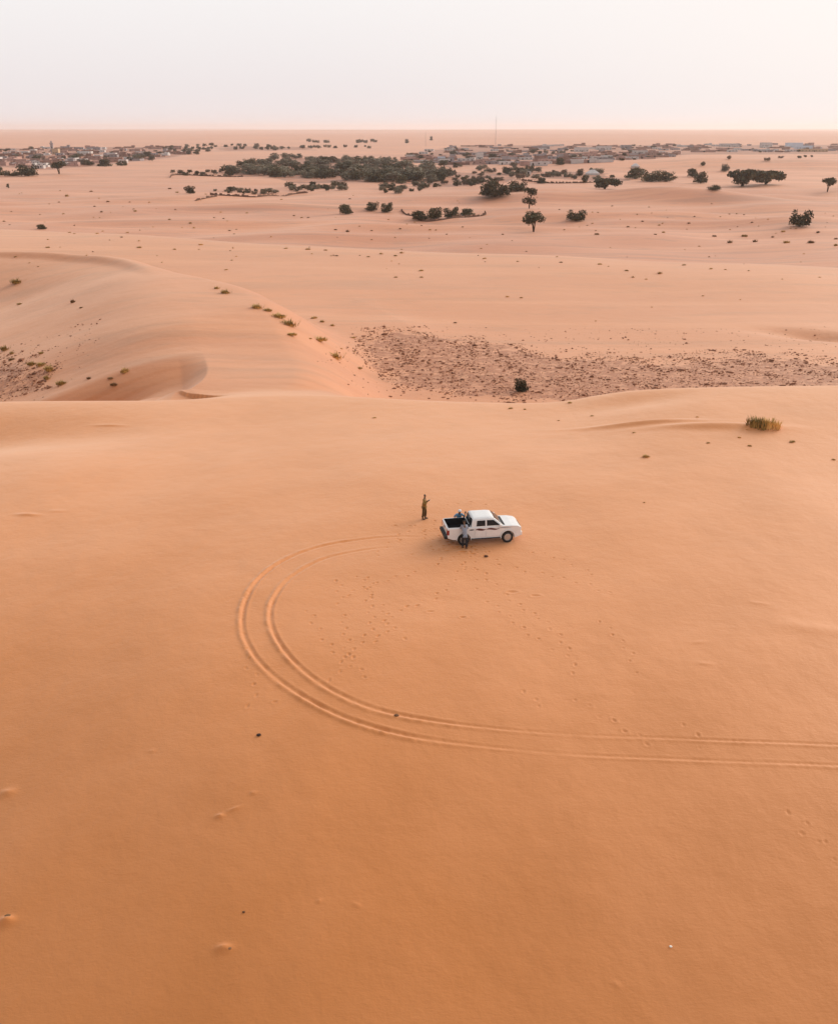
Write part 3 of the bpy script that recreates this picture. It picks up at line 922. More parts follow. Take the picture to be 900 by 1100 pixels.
# ------------------------------------------------------------------ brush fences
def brush_fence(pts, h, label, seed):
    r = random.Random(seed)
    P = catmull([place(a, b)[:2] for a, b in pts], 1.2)
    mb = MB()
    for i in range(len(P) - 1):
        (x0, y0), (x1, y1) = P[i], P[i + 1]
        z0 = h1(x0, y0); 
        d = Vector((x1 - x0, y1 - y0, 0)); L_ = d.length
        M = Matrix.Translation((x0, y0, z0 - .1)) @ Matrix.Rotation(math.atan2(d.y, d.x), 4, 'Z')
        hh = h * r.uniform(.35, 1.0)
        mb.box(-.05, L_ + .05, -.12 + r.uniform(-.05, .05), .12, 0, hh, 0, M)
        mb.tube([M @ Vector((r.uniform(0, L_), 0, 0)), M @ Vector((r.uniform(0, L_), r.uniform(-.2, .2), hh * 1.35))], [.07, .04], 5)
    o = link('brush_fence', mb.mesh('brush_fence'), plain('brushwood', (.15, .09, .065), .9, var=.4, spec=.2))
    tag(o, label, 'fence')


brush_fence([(210, 216), (222, 213), (234, 211)], 1.3, 'short slanting brush fence left of the shrub plot', 1)
brush_fence([(226, 209.5), (255, 211), (280, 211.5), (310, 210), (332, 207)], 1.4, 'long low brush fence in front of the grey-green shrubs', 2)
brush_fence([(183, 191), (192, 188), (240, 190), (262, 190)], 1.5, 'low brush fence below the thin row trailing left of the grove', 3)
brush_fence([(431, 226), (442, 232), (453, 237.5), (480, 235.5), (505, 233.5), (521, 231), (520, 228.5)], 1.2, 'brush fence bent round the small plot of dark bushes', 4)
brush_fence([(560, 194), (600, 197), (640, 196), (660, 193)], 1.4, 'brush fence along the front of the hedge below the right town', 5)


# ------------------------------------------------------------------ towns
HC = [plain('mud_wall', (.33, .195, .155), .9, var=.25, scale=.3, spec=.2), plain('mud_wall_pink', (.44, .28, .24), .9, var=.25, scale=.3, spec=.2), plain('whitewash', (.62, .58, .56), .8, var=.12, scale=.3, spec=.2),
      plain('grey_render', (.36, .32, .33), .85, var=.2, scale=.3, spec=.2), plain('tin_roof', (.55, .60, .68), .45, var=.1, spec=.4)]
M_ROOF = [plain('roof_earth', (.33, .21, .155), .9, var=.25, scale=.3, spec=.2), plain('roof_pale', (.48, .40, .36), .9, var=.2, scale=.3, spec=.2)]
M_DARK = plain('dark_opening', (.03, .024, .022), .8, spec=.2)


def make_house(seed, wall, roof):
    r = random.Random(seed); mb = MB()
    blocks = [(r.uniform(8, 13), r.uniform(6, 9), r.uniform(3.0, 3.8), 0, 0)]
    if r.random() < .75: blocks.append((r.uniform(4, 7), r.uniform(4, 6), r.uniform(2.7, 5.8), blocks[0][0] * .5 + 1.5, r.uniform(-2, 2)))
    for (w, d, h, ox, oy) in blocks:
        x0, x1, y0, y1 = ox - w / 2, ox + w / 2, oy - d / 2, oy + d / 2
        t = .3
        mb.box(x0, x1, y0, y0 + t, -.6, h, 0); mb.box(x0, x1, y1 - t, y1, -.6, h, 0)
        mb.box(x0, x0 + t, y0 + t, y1 - t, -.6, h, 0); mb.box(x1 - t, x1, y0 + t, y1 - t, -.6, h, 0)
        mb.box(x0 + t, x1 - t, y0 + t, y1 - t, h - .5, h - .35, 1)
        n = max(1, int(w // 3.2))
        for k in range(n):
            cx = x0 + (k + .5) * w / n
            if k == 0: mb.box(cx - .5, cx + .5, y0 - .03, y0 - .002, -.1, 2.1, 2)
            else: mb.box(cx - .45, cx + .45, y0 - .03, y0 - .002, 1.2, 2.2, 2)
    # yard wall
    if r.random() < .6:
        w, d = blocks[0][0], blocks[0][1]
        a, b = -w / 2 - r.uniform(2, 5), w / 2 + r.uniform(1, 4); c = -d / 2 - r.uniform(5, 9)
        mb.box(a, b, c, c + .25, -.6, 1.7, 0); mb.box(a, a + .25, c + .25, -d / 2 - .01, -.6, 1.6, 0); mb.box(b - .25, b, c + .25, -d / 2 - .01, -.6, 1.6, 0)
    me = mb.mesh('house')
    for m in (wall, roof, M_DARK): me.materials.append(m)
    return me


HOUSES = {k: [make_house(60 + 7 * i + 31 * k, HC[k], M_ROOF[1 if k in (2, 3) else 0]) for i in range(4)] for k in range(4)}
HOUSE_NAMES = ['brown mud-brick', 'pinkish plastered', 'whitewashed', 'grey rendered']


def house(px, py, k, where, group, scale=1.0):
    p = place(px, py)
    o = link('house', rt.choice(HOUSES[k])); o.location = p; o.rotation_euler = (0, 0, rt.choice((0, 0, .12, -.1, .3, 3.14, 1.57, -1.57)) + rt.uniform(-.08, .08))
    o.scale = scale
    tag(o, f'small {HOUSE_NAMES[k]} flat-roofed house {where}', 'house', f'{HOUSE_NAMES[k]} houses {where}')
    return o


LEFT_TOWN = [(-20, 160), (20, 160), (60, 159), (110, 158), (165, 157), (200, 158), (204, 165), (178, 169), (160, 172), (130, 175), (100, 177), (60, 179), (30, 180), (-20, 177)]
for px, py in scatter_px(LEFT_TOWN, 120, rt, 4.2):
    house(px, py, rt.choices((0, 1, 2, 3), (3, 4, 2.8, 1.8))[0], 'in the crowded left town', 'x', (rt.uniform(.95, 1.5), rt.uniform(.9, 1.4), rt.uniform(.75, 1.1)))
RIGHT_TOWN = [(436, 170), (455, 163), (490, 157.5), (540, 156), (600, 156.5), (700, 156), (800, 155.5), (930, 155.5), (930, 162), (880, 164), (800, 164), (740, 164), (720, 168), (690, 172), (640, 175), (600, 178), (540, 178), (480, 177), (440, 174)]
for px, py in scatter_px(RIGHT_TOWN, 168, rt, 4.2):
    house(px, py, rt.choices((0, 1, 2, 3), (2, 4, 3.8, 3))[0], 'in the spread-out right town', 'x', (rt.uniform(1.0, 1.6), rt.uniform(.9, 1.4), rt.uniform(.7, 1.1)))


def block(name, px, py, w, d, h, mat, label, cat='building', roofm=None, rz=0.0):
    """larger landmark building: walls, roof, openings as parts"""
    p = place(px, py); e = empty(name, p, rz); tag(e, label, cat)
    mb = MB(); t = .35
    mb.box(-w / 2, w / 2, -d / 2, -d / 2 + t, -.6, h); mb.box(-w / 2, w / 2, d / 2 - t, d / 2, -.6, h)
    mb.box(-w / 2, -w / 2 + t, -d / 2 + t, d / 2 - t, -.6, h); mb.box(w / 2 - t, w / 2, -d / 2 + t, d / 2 - t, -.6, h)
    link('wall', mb.mesh('wall'), mat, e)
    mb = MB(); mb.box(-w / 2 + t, w / 2 - t, -d / 2 + t, d / 2 - t, h - .45, h - .2); link('roof', mb.mesh('roof'), roofm or M_ROOF[1], e)
    mb = MB(); mb.box(-.7, .7, -d / 2 - .05, -d / 2 - .004, -.1, 2.3); link('door', mb.mesh('door'), M_DARK, e)
    n = max(2, int(w // 5))
    for k in range(n):
        cx = -w / 2 + (k + .5) * w / n
        if abs(cx) < 1.6: continue
        mb = MB(); mb.box(cx - .6, cx + .6, -d / 2 - .05, -d / 2 - .004, 1.1, min(2.4, h - .5)); link('window', mb.mesh('window'), M_DARK, e)
    return e


# low bushes and long compound walls between the houses
grove_px(scatter_px(LEFT_TOWN, 34, rt, 5), 2.2, 4.2, 'low dark bush between the brown houses of the left town', 'bushes among the left town houses', leaves=(0, 3), name='bush', cat='bush', wide=2.2)
grove_px(scatter_px(RIGHT_TOWN, 56, rt, 5), 2.2, 4.2, 'low dark bush between the pale houses of the right town', 'bushes among the right town houses', leaves=(0, 3), name='bush', cat='bush', wide=2.2)


def yard_wall(px, py, where):
    p = place(px, py); mb = MB(); w = rt.uniform(14, 42); d = rt.uniform(10, 20); h = rt.uniform(1.8, 2.6)
    mb.box(-w / 2, w / 2, 0, .3, -.8, h); mb.box(-w / 2, -w / 2 + .3, .3, d, -.8, h); mb.box(w / 2 - .3, w / 2, .3, d, -.8, h)
    mb.box(-1.3, 1.3, -.04, -.003, -.2, h - .2, 1)
    o = link('yard_wall', mb.mesh('yard_wall'), [HC[rt.choice((0, 0, 1, 3))], M_DARK]); o.location = p; o.rotation_euler = (0, 0, rt.uniform(-.25, .25)); o['kind'] = 'thing'
    tag(o, f'long low compound wall with a gate {where}', 'wall', f'compound walls {where}')


for px, py in scatter_px(LEFT_TOWN, 26, rt, 7): yard_wall(px, py, 'in the crowded left town')
for px, py in scatter_px(RIGHT_TOWN, 48, rt, 7): yard_wall(px, py, 'in the spread-out right town')
# minaret
p = place(57, 165); e = empty('minaret', p, .2); tag(e, 'tall square grey minaret rising above the left town', 'tower')
mb = MB(); mb.box(-1.9, 1.9, -1.9, 1.9, -.5, 13.5); link('shaft', mb.mesh('shaft'), HC[3], e)
mb = MB(); mb.box(-2.4, 2.4, -2.4, 2.4, 13.5, 14.2)
for a in (-2.2, 2.2):
    for b in (-2.2, 2.2): mb.box(a - .25, a + .25, b - .25, b + .25, 14.2, 15.4)
link('gallery', mb.mesh('gallery'), HC[3], e)
mb = MB(); mb.box(-1.1, 1.1, -1.1, 1.1, 14.2, 17.0); mb.lathe([(1.2, 17.0), (1.0, 17.6), (.4, 18.2), (.02, 18.5)], 10, Matrix.Identity(4)); link('lantern', mb.mesh('lantern'), HC[3], e)
mb = MB(); mb.box(-.5, .5, -1.95, -1.905, 8, 9.6); mb.box(-.5, .5, -1.95, -1.905, 3, 4.6); link('window', mb.mesh('window'), M_DARK, e)
M_CREAM = plain('cream_wall', (.62, .45, .30), .85, var=.1, spec=.2)
block('hall', 61, 165.5, 9, 8, 7.5, M_CREAM, 'pale cream block beside the grey minaret')
block('hall', 92, 166, 20, 10, 4.5, HC[2], 'long pale building with a light roof right of the minaret', roofm=HC[4])
block('hall', 97, 169.5, 8, 7, 4.5, HC[2], 'small bright white building below the long pale one in left town')
block('hall', 102, 161, 24, 12, 4.5, HC[3], 'bluish grey long building at the back of the left town', roofm=HC[4])
block('hall', 27, 166, 14, 9, 4.5, HC[2], 'whitish building left of the minaret in left town')
block('hall', 121, 168, 12, 9, 4.5, HC[2], 'pale blocky building right of centre in left town', roofm=HC[4])
block('hall', 133, 175, 9, 7, 3.6, HC[2], 'white low building at the front right of left town')
block('hall', 43, 181, 10, 6, 3, HC[2], 'white low building behind the tall round tree by town')
block('hall', 474, 172, 9, 7, 4.0, HC[4], 'bright bluish white shed at the left of the right town', roofm=HC[4])
block('hall', 441, 170, 12, 8, 4.2, HC[2], 'pale house at the left end of the right town')
block('hall', 515, 171, 9, 7, 8, HC[2], 'tall narrow white house below the mast')
block('hall', 580, 160, 34, 12, 4.5, HC[3], 'long grey building with a pale blue roof right of the mast', roofm=HC[4])
block('hall', 624, 163, 22, 14, 6.5, HC[2], 'large white building standing in the middle of right town', roofm=HC[4])
block('hall', 648, 161, 26, 14, 6.0, HC[2], 'bright white long building right of the large white one', roofm=HC[4])
block('hall', 672, 159, 20, 12, 5.5, HC[3], 'grey-blue building behind the bright long one in right town', roofm=HC[4])
block('hall', 687, 165, 22, 10, 4.5, HC[2], 'white low building in front of the grey-blue one in right town')
block('hall', 782, 157.5, 36, 14, 6, HC[2], 'whitish row building at the back of right town, left of the blue-white complex', roofm=HC[4])
block('hall', 822, 157.5, 22, 14, 8, HC[2], 'two-storey white building left of the blue-white complex')
M_BLUE = plain('blue_white_wall', (.62, .70, .80), .7, var=.08, spec=.3)
block('hall', 852, 158.5, 30, 16, 9, M_BLUE, 'tall blue-white building at the far right of town', roofm=HC[4])
block('hall', 862, 160, 30, 12, 5.5, M_BLUE, 'lower bluish wing in front of the tall blue-white building', roofm=HC[4])
block('hall', 873, 163, 44, 10, 4.5, M_CREAM, 'long low cream wall building at the far right edge of town')
block('hut', 567, 187.5, 4.5, 4, 2.6, HC[2], 'small bright white hut between hedge trees', 'hut', roofm=HC[4])


def tent(px, py, w, d, h, label):
    p = place(px, py); e = empty('tent', p); tag(e, label, 'tent')
    mb = MB(); v = [(-w / 2, -d / 2, 1.4), (w / 2, -d / 2, 1.4), (w / 2, d / 2, 1.4), (-w / 2, d / 2, 1.4), (-w * .15, 0, h), (w * .15, 0, h)]
    mb.add(v, [(0, 1, 5, 4), (1, 2, 5), (2, 3, 4, 5), (3, 0, 4), (3, 2, 1, 0)]); link('canopy', mb.mesh('canopy'), HC[2], e)
    mb = MB(); mb.box(-w / 2 + .1, w / 2 - .1, -d / 2 + .1, d / 2 - .1, -.2, 1.39); link('side_wall', mb.mesh('side_wall'), HC[2], e)


tent(636, 188, 11, 7, 4.2, 'white peaked tent behind the hedge below the right town')
tent(682, 180, 7, 5, 3.6, 'small white tent behind the short hedge of bushy trees')


def mast(px, py, H, w, label, stays=True):
    p = place(px, py); e = empty('radio_mast', p); tag(e, label, 'mast')
    mb = MB(); m = plain('mast_steel', (.30, .24, .24), .6, .3)
    leg = [(w, 0), (-w / 2, w * .87), (-w / 2, -w * .87)]
    for a, b in leg: mb.tube([(a, b, -.5), (a * .6, b * .6, H)], [.10, .07], 5)
    n = int(H / 3)
    for k in range(n):
        z0, z1 = k * 3, (k + 1) * 3
        for q in range(3):
            a, b = leg[q]; c, d = leg[(q + 1) % 3]
            s0, s1 = 1 - .4 * z0 / H, 1 - .4 * z1 / H
            mb.tube([(a * s0, b * s0, z0), (c * s1, d * s1, z1)], [.06, .06], 4)
    link('lattice', mb.mesh('lattice'), m, e)
    if stays:
        for q in range(3):
            an = q * 2.094 + .4
            mb = MB()
            for f in (.5, .95): mb.tube([(0, 0, H * f), (math.cos(an) * H * .4, math.sin(an) * H * .4, 0)], [.02, .02], 4)
            link('guy_wire', mb.mesh('guy_wire'), m, e)
    mb = MB(); mb.tube([(0, 0, H), (0, 0, H + 5)], [.08, .04], 5); link('antenna', mb.mesh('antenna'), m, e)


mast(532, 157.5, 58, 1.0, 'tall thin radio mast standing above the right town')
mast(457, 157, 26, .5, 'short faint mast on the sand at the left of the right town', False)


# ------------------------------------------------------------------ pickup
def boolean(me, cutters):
    o = bpy.data.objects.new('tmp', me); COL.objects.link(o); cs = []
    for c in cutters:
        co = bpy.data.objects.new('cut', c); COL.objects.link(co); cs.append(co)
        md = o.modifiers.new('d', 'BOOLEAN'); md.operation = 'DIFFERENCE'; md.object = co; md.solver = 'EXACT'
    dg = bpy.context.evaluated_depsgraph_get(); dg.update()
    r = bpy.data.meshes.new_from_object(o.evaluated_get(dg), depsgraph=dg)
    bpy.data.objects.remove(o)
    for c in cs: bpy.data.objects.remove(c)
    return r


M_WHITE = plain('white_paint', (.80, .80, .80), .28, coat=.6, var=.03, scale=3)
M_BLACK = plain('black_plastic', (.018, .018, .018), .6)
M_LINER = plain('bed_liner', (.012, .012, .014), .7)
M_GLASS = plain('tinted_glass', (.012, .014, .018), .08, spec=.25)
M_RUB = plain('rubber', (.02, .019, .018), .85, var=.3, scale=14)
M_RIM = plain('alloy', (.55, .55, .56), .35, .85)
M_RED = plain('red_lens', (.25, .012, .012), .15)
M_LENS = plain('clear_lens', (.65, .67, .7), .1)
M_DECAL = plain('decal_maroon', (.10, .02, .02), .4)
M_DECAL2 = plain('decal_grey', (.09, .09, .10), .4)


def build_pickup():
    a = place(497, 586.0); b = place(546, 582.8)
    yaw = math.atan2(b[1] - a[1], b[0] - a[0])
    yaw = min(max(yaw, R(6)), R(11))
    # near-side wheels at x = -1.45 / 1.62, y = -.78
    c, s = math.cos(yaw), math.sin(yaw)
    mx, my = (a[0] + b[0]) / 2, (a[1] + b[1]) / 2
    ox, oy = mx - (.085 * c + .88 * s), my - (.085 * s - .88 * c)
    e = empty('pickup_truck', (ox, oy, h1(ox, oy) - .03), yaw)
    # follow the slope of the sand
    f = (h1(ox + c * 1.5, oy + s * 1.5) - h1(ox - c * 1.5, oy - s * 1.5)) / 3
    l = (h1(ox - s * .8, oy + c * .8) - h1(ox + s * .8, oy - c * .8)) / 1.6
    e.rotation_euler = (math.atan(l), -math.atan(f), yaw); e.scale = (.96, .96, 1.03)
    tag(e, 'white double-cab pickup with black open bed parked on the sand', 'pickup truck')
    W = .90
    prof = [(-2.56, .56), (-2.60, .78), (-2.58, 1.22), (-.98, 1.22), (-.96, 1.20), (.98, 1.20), (1.30, 1.215), (1.9, 1.20), (2.34, 1.14), (2.53, 1.04), (2.58, .62), (2.50, .42), (2.2, .36), (-2.2, .42)]
    mb = MB(); n = len(prof)
    vs = [(x, -W, z) for x, z in prof] + [(x, W, z) for x, z in prof]
    fs = [tuple(range(n)), tuple(range(2 * n - 1, n - 1, -1))] + [(i, n + i, n + (i + 1) % n, (i + 1) % n) for i in range(n)]
    mb.add(vs, fs)
    me = mb.mesh('body')
    bm = bmesh.new(); bm.from_mesh(me); bmesh.ops.recalc_face_normals(bm, faces=bm.faces)
    for v in bm.verts:      # narrowing nose in plan
        if v.co.x > 2.0: v.co.y *= 1 - .09 * (v.co.x - 2.0) / .56
    bm.to_mesh(me); bm.free()
    me = bevel_mesh(me, .075, 3, R(50))
    cut = []
    for wx in (-1.45, 1.62):
        for sy in (-1, 1):
            k = MB(); k.lathe([(.001, -.22), (.47, -.22), (.47, .22), (.001, .22)], 32, Matrix.Translation((wx, sy * .90, .40)) @ Matrix.Rotation(R(90), 4, 'X'))
            q = k.mesh('c'); bm = bmesh.new(); bm.from_mesh(q); bmesh.ops.remove_doubles(bm, verts=bm.verts, dist=.0008); bmesh.ops.recalc_face_normals(bm, faces=bm.faces); bm.to_mesh(q); bm.free(); cut.append(q)
    k = MB(); k.box(-2.52, -1.02, -.80, .80, .74, 1.6); q = k.mesh('c'); bm = bmesh.new(); bm.from_mesh(q); bmesh.ops.recalc_face_normals(bm, faces=bm.faces); bm.to_mesh(q); bm.free(); cut.append(q)
    me = boolean(me, cut)
    me.materials.clear()
    body = link('body', me, M_WHITE, e)
    # liner: five panels just inside the cavity
    k = MB(); i = .004
    k.box(-2.52 + i, -1.02 - i, -.80 + i, .80 - i, .742, .76)
    k.box(-2.52 + i, -1.02 - i, -.80 + i, -.785, .76, 1.232); k.box(-2.52 + i, -1.02 - i, .785, .80 - i, .76, 1.232)
    k.box(-2.52 + i, -2.50, -.785, .785, .76, 1.20); k.box(-1.04, -1.02 - i, -.785, .785, .76, 1.232)
    for q in range(9): k.box(-2.49, -1.06, -.66 + q * .165 - .02, -.66 + q * .165 + .02, .76, .775)
    link('bed_liner', k.mesh('bed_liner'), M_LINER, e)
    k = MB()
    k.box(-2.50, -1.02, -.868, -.815, 1.222, 1.245); k.box(-2.50, -1.02, .815, .868, 1.222, 1.245); k.box(-2.575, -2.53, -.80, .80, 1.222, 1.24)
    link('rail_cap', k.mesh('rail_cap'), M_WHITE, e)
    # cab
    zb, zr = 1.19, 1.775
    lo = dict(xr=-.97, xf=1.13, w=.865); hi = dict(xr=-.80, xf=.34, w=.70)
    mb = MB()
    # more stations for a curved roof: bottom, mid, roof edge, roof crown
    rings = []
    for z, xr, xf, w in ((zb, -.97, 1.32, .868), (1.36, -.93, 1.12, .827), (1.62, -.87, .78, .765), (1.72, -.85, .62, .72), (1.785, -.75, .46, .60), (1.805, -.5, .25, .35)):
        rings.append([(xr, -w, z), (xf * .84 + xr * .16, -w, z), (xf, -w * .93, z), (xf + .03, 0, z), (xf, w * .93, z), (xf * .84 + xr * .16, w, z), (xr, w, z), (xr - .015, 0, z)])
    m_ = len(rings[0]); vs = [p for r_ in rings for p in r_]; fs = []
    for j in range(len(rings) - 1):
        for q in range(m_): fs.append((j * m_ + q, j * m_ + (q + 1) % m_, (j + 1) * m_ + (q + 1) % m_, (j + 1) * m_ + q))
    fs.append(tuple(range((len(rings) - 1) * m_, len(rings) * m_))); fs.append(tuple(range(m_))[::-1])
    mb.add(vs, fs)
    me = bevel_mesh(mb.mesh('cab'), .03, 2, R(24))
    for pl in me.polygons: pl.use_smooth = False
    link('cab', me, M_WHITE, e)

    def side_w(z):
        return float(np.interp(z, [1.19, 1.36, 1.62, 1.72], [.868, .827, .765, .72]))

    def side_panel(name, pts, mat, sy, off=.010, th=.012, parent=e):
        """flat panel following the cab's slanted side; pts are (x, z)"""
        bm = bmesh.new()
        vs_ = [bm.verts.new((x, sy * (side_w(z) + off), z)) for x, z in pts]
        f_ = bm.faces.new(vs_)
        r_ = bmesh.ops.extrude_face_region(bm, geom=[f_])
        for v in r_['geom']:
            if isinstance(v, bmesh.types.BMVert): v.co.y -= sy * th
        bmesh.ops.recalc_face_normals(bm, faces=bm.faces)
        me_ = bpy.data.meshes.new(name); bm.to_mesh(me_); bm.free()
        return link(name, me_, mat, parent)

    for sy in (-1, 1):
        side_panel('side_window', [(-.60, 1.27), (.02, 1.27), (.02, 1.62), (-.54, 1.62)], M_GLASS, sy)
        side_panel('side_window', [(.13, 1.27), (1.04, 1.27), (.92, 1.38), (.62, 1.60), (.57, 1.62), (.13, 1.62)], M_GLASS, sy)
        # doors, a little proud of the body side
        for x0, x1 in ((-.70, .065), (.085, 1.075)):
            k = MB(); y0, y1 = sorted((sy * .899, sy * .912)); k.box(x0, x1, y0, y1, .56, 1.16)
            d = link('door', bevel_mesh(k.mesh('door'), .006, 1), M_WHITE, e)
            k = MB(); y0, y1 = sorted((sy * .912, sy * .935)); k.box(x0 + .05, x0 + .20, y0, y1, 1.0, 1.035); link('handle', k.mesh('handle'), M_WHITE, d)
        k = MB(); y0, y1 = sorted((sy * .895, sy * .93)); k.box(-.95, 1.1, y0, y1, .40, .455); link('sill', k.mesh('sill'), M_BLACK, e)
        # body graphics: broken streaks with a wave
        def streak(x0, x1, zc, amp_, th, mat, nm, yoff):
            k_ = MB(); N = 14; top = []; bot = []
            for q in range(N + 1):
                t_ = q / N; x_ = x0 + (x1 - x0) * t_; z_ = zc + amp_ * math.sin(t_ * 6.283)
                h_ = th * (.25 + .75 * math.sin(math.pi * min(1, t_ * 1.15)) ** .6)
                top.append((x_, sy * yoff, z_ + h_)); bot.append((x_, sy * yoff, z_ - h_))
            k_.add(top + bot, [(q, q + 1, N + 2 + q, N + 1 + q) if sy > 0 else (N + 1 + q, N + 2 + q, q + 1, q) for q in range(N)])
            link(nm, k_.mesh(nm), mat, e)
        streak(-1.10, -.72, 1.06, .0, .045, M_DECAL2, 'side_stripe', .9045)
        streak(-.66, .07, 1.05, .02, .072, M_DECAL, 'side_stripe', .916)
        streak(.11, .98, 1.05, .03, .062, M_DECAL, 'side_stripe', .916)
        streak(.82, 1.9, 1.085, .012, .014, M_DECAL2, 'side_stripe', .9165)
        # mirror
        k = MB(); y0, y1 = sorted((sy * .90, sy * 1.08)); k.box(.96, 1.09, y0, y1, 1.22, 1.40); m2 = link('side_mirror', bevel_mesh(k.mesh('side_mirror'), .03, 2), M_WHITE, e)
        # lamps
        k = MB(); y0, y1 = sorted((sy * .70, sy * .905)); k.box(-2.62, -2.46, y0, y1, .78, 1.12); link('taillight', bevel_mesh(k.mesh('taillight'), .02, 2), M_RED, e)
        k = MB(); y0, y1 = sorted((sy * .50, sy * .80)); k.box(2.42, 2.575, y0, y1, .82, 1.01); link('headlight', bevel_mesh(k.mesh('headlight'), .03, 2), M_LENS, e)
        # arch lips
        for wx in (-1.45, 1.62):
            k = MB(); N = 18; vs_ = []
            for rr, yy in ((.47, .90), (.525, .90), (.525, .925), (.47, .925)):
                for q in range(N + 1):
                    a_ = math.pi * (-.02 + 1.04 * q / N); vs_.append((wx + rr * math.cos(a_), sy * yy, .40 + rr * math.sin(a_)))
            fs_ = []
            for j in range(4):
                for q in range(N): fs_.append((j * (N + 1) + q, j * (N + 1) + q + 1, ((j + 1) % 4) * (N + 1) + q + 1, ((j + 1) % 4) * (N + 1) + q))
            k.add(vs_, fs_); link('wheel_arch', k.mesh('wheel_arch', True), M_WHITE, e)
    # rear window and black surround behind the cab, windscreen
    def cross_panel(name, x_of_z, zs, w_of_z, mat, sgn, off):
        vs_ = []
        for z in zs: vs_ += [(x_of_z(z) + sgn * off, -w_of_z(z), z), (x_of_z(z) + sgn * off, w_of_z(z), z)]
        k_ = MB(); nn = len(zs)
        k_.add(vs_ + [(x - sgn * .012, y, z) for x, y, z in vs_], [(2 * q, 2 * q + 1, 2 * q + 3, 2 * q + 2) for q in range(nn - 1)] + [(2 * nn + 2 * q, 2 * nn + 2 * q + 2, 2 * nn + 2 * q + 3, 2 * nn + 2 * q + 1) for q in range(nn - 1)])
        return link(name, k_.mesh(name), mat, e)
    xr = lambda z: float(np.interp(z, [1.19, 1.36, 1.62, 1.72], [-.985, -.945, -.875, -.845]))
    xf = lambda z: float(np.interp(z, [1.19, 1.36, 1.62, 1.72], [1.32, 1.12, .78, .62])) + .03
    cross_panel('rear_window', xr, (1.27, 1.36, 1.62, 1.69), lambda z: side_w(z) - .10, M_GLASS, -1, .008)
    cross_panel('windscreen', xf, (1.215, 1.36, 1.62, 1.70), lambda z: side_w(z) * .93 - .06, M_GLASS, 1, .008)
    k = MB(); k.box(1.30, 1.42, -.72, .72, 1.215, 1.228); link('cowl', k.mesh('cowl'), M_BLACK, e)
    # rear frame (bars behind the cab)
    k = MB()
    k.tube([(-1.08, -.78, 1.23), (-1.05, -.72, 1.66), (-1.05, -.6, 1.74), (-1.05, .6, 1.74), (-1.05, .72, 1.66), (-1.08, .78, 1.23)], [.03] * 6, 8)
    k.tube([(-1.07, -.75, 1.45), (-1.07, .75, 1.45)], [.02, .02], 6)
    link('rear_frame', k.mesh('rear_frame', True), M_BLACK, e)
    # tailgate, bumpers, grille
    k = MB(); k.box(-2.618, -2.585, -.69, .69, .80, 1.20); tg = link('tailgate', bevel_mesh(k.mesh('tailgate'), .012, 1), M_WHITE, e)
    k = MB(); k.box(-2.635, -2.618, -.14, .14, 1.02, 1.09); link('handle', k.mesh('handle'), M_BLACK, tg)
    k = MB(); k.box(-2.78, -2.55, -.86, .86, .50, .70); link('rear_bumper', bevel_mesh(k.mesh('rear_bumper'), .03, 2), M_BLACK, e)
    k = MB(); k.box(2.46, 2.66, -.80, .80, .42, .70); link('front_bumper', bevel_mesh(k.mesh('front_bumper'), .06, 3), M_WHITE, e)
    k = MB(); k.box(2.42, 2.595, -.46, .46, .76, 1.0)
    link('grille', bevel_mesh(k.mesh('grille'), .02, 2), M_BLACK, e)
    k = MB(); k.box(-2.3, 2.3, -.42, .42, .34, .44); k.tube([(1.62, -.7, .40), (1.62, .7, .40)], [.05, .05], 8); k.tube([(-1.45, -.7, .40), (-1.45, .7, .40)], [.07, .07], 8); link('chassis', k.mesh('chassis'), M_BLACK, e)
    # wheels
    def wheel():
        k_ = MB(); k_.lathe([(.235, -.10), (.33, -.125), (.375, -.115), (.392, -.07), (.395, 0), (.392, .07), (.375, .115), (.33, .125), (.235, .10)], 32, Matrix.Rotation(R(90), 4, 'X'))
        w_ = link('wheel', k_.mesh('wheel', True), M_RUB, e)
        k_ = MB(); Mr = Matrix.Rotation(R(90), 4, 'X')
        k_.lathe([(.238, -.10), (.245, .10), (.228, .108), (.21, .06), (.02, .055)], 32, Mr)
        k_.lathe([(.07, .05), (.065, .095), (.002, .10)], 14, Mr)
        for q in range(6):
            Ms = Mr @ Matrix.Rotation(q * 1.0472, 4, 'Z'); k_.box(.05, .225, -.034, .034, .056, .088, 0, Ms)
        link('rim', k_.mesh('rim'), M_RIM, w_)
        return w_
    w0 = wheel(); first = True
    for wx in (-1.45, 1.62):
        for sy in (-1, 1):
            w_ = w0 if first else copy_tree(w0, e)
            first = False
            w_.location = (wx, sy * .78, .39); w_.rotation_euler = (0, 0, 0 if sy < 0 else math.pi)
    return e


truck = build_pickup()


# ------------------------------------------------------------------ people
def skin_mesh(verts, edges, radii, sub=2, root=0):
    me = bpy.data.meshes.new('skin'); me.from_pydata([tuple(v) for v in verts], edges, [])
    o = bpy.data.objects.new('tmp', me); COL.objects.link(o)
    o.modifiers.new('s', 'SKIN')
    for i, r in enumerate(radii):
        sv = me.skin_vertices[0].data[i]
        sv.radius = (r, r) if not isinstance(r, tuple) else r
        sv.use_root = (i == root)
    md = o.modifiers.new('ss', 'SUBSURF'); md.levels = sub; md.render_levels = sub
    dg = bpy.context.evaluated_depsgraph_get(); dg.update()
    r = bpy.data.meshes.new_from_object(o.evaluated_get(dg), depsgraph=dg)
    bpy.data.objects.remove(o)
    r.materials.clear()
    r.polygons.foreach_set('use_smooth', [True] * len(r.polygons))
    return r


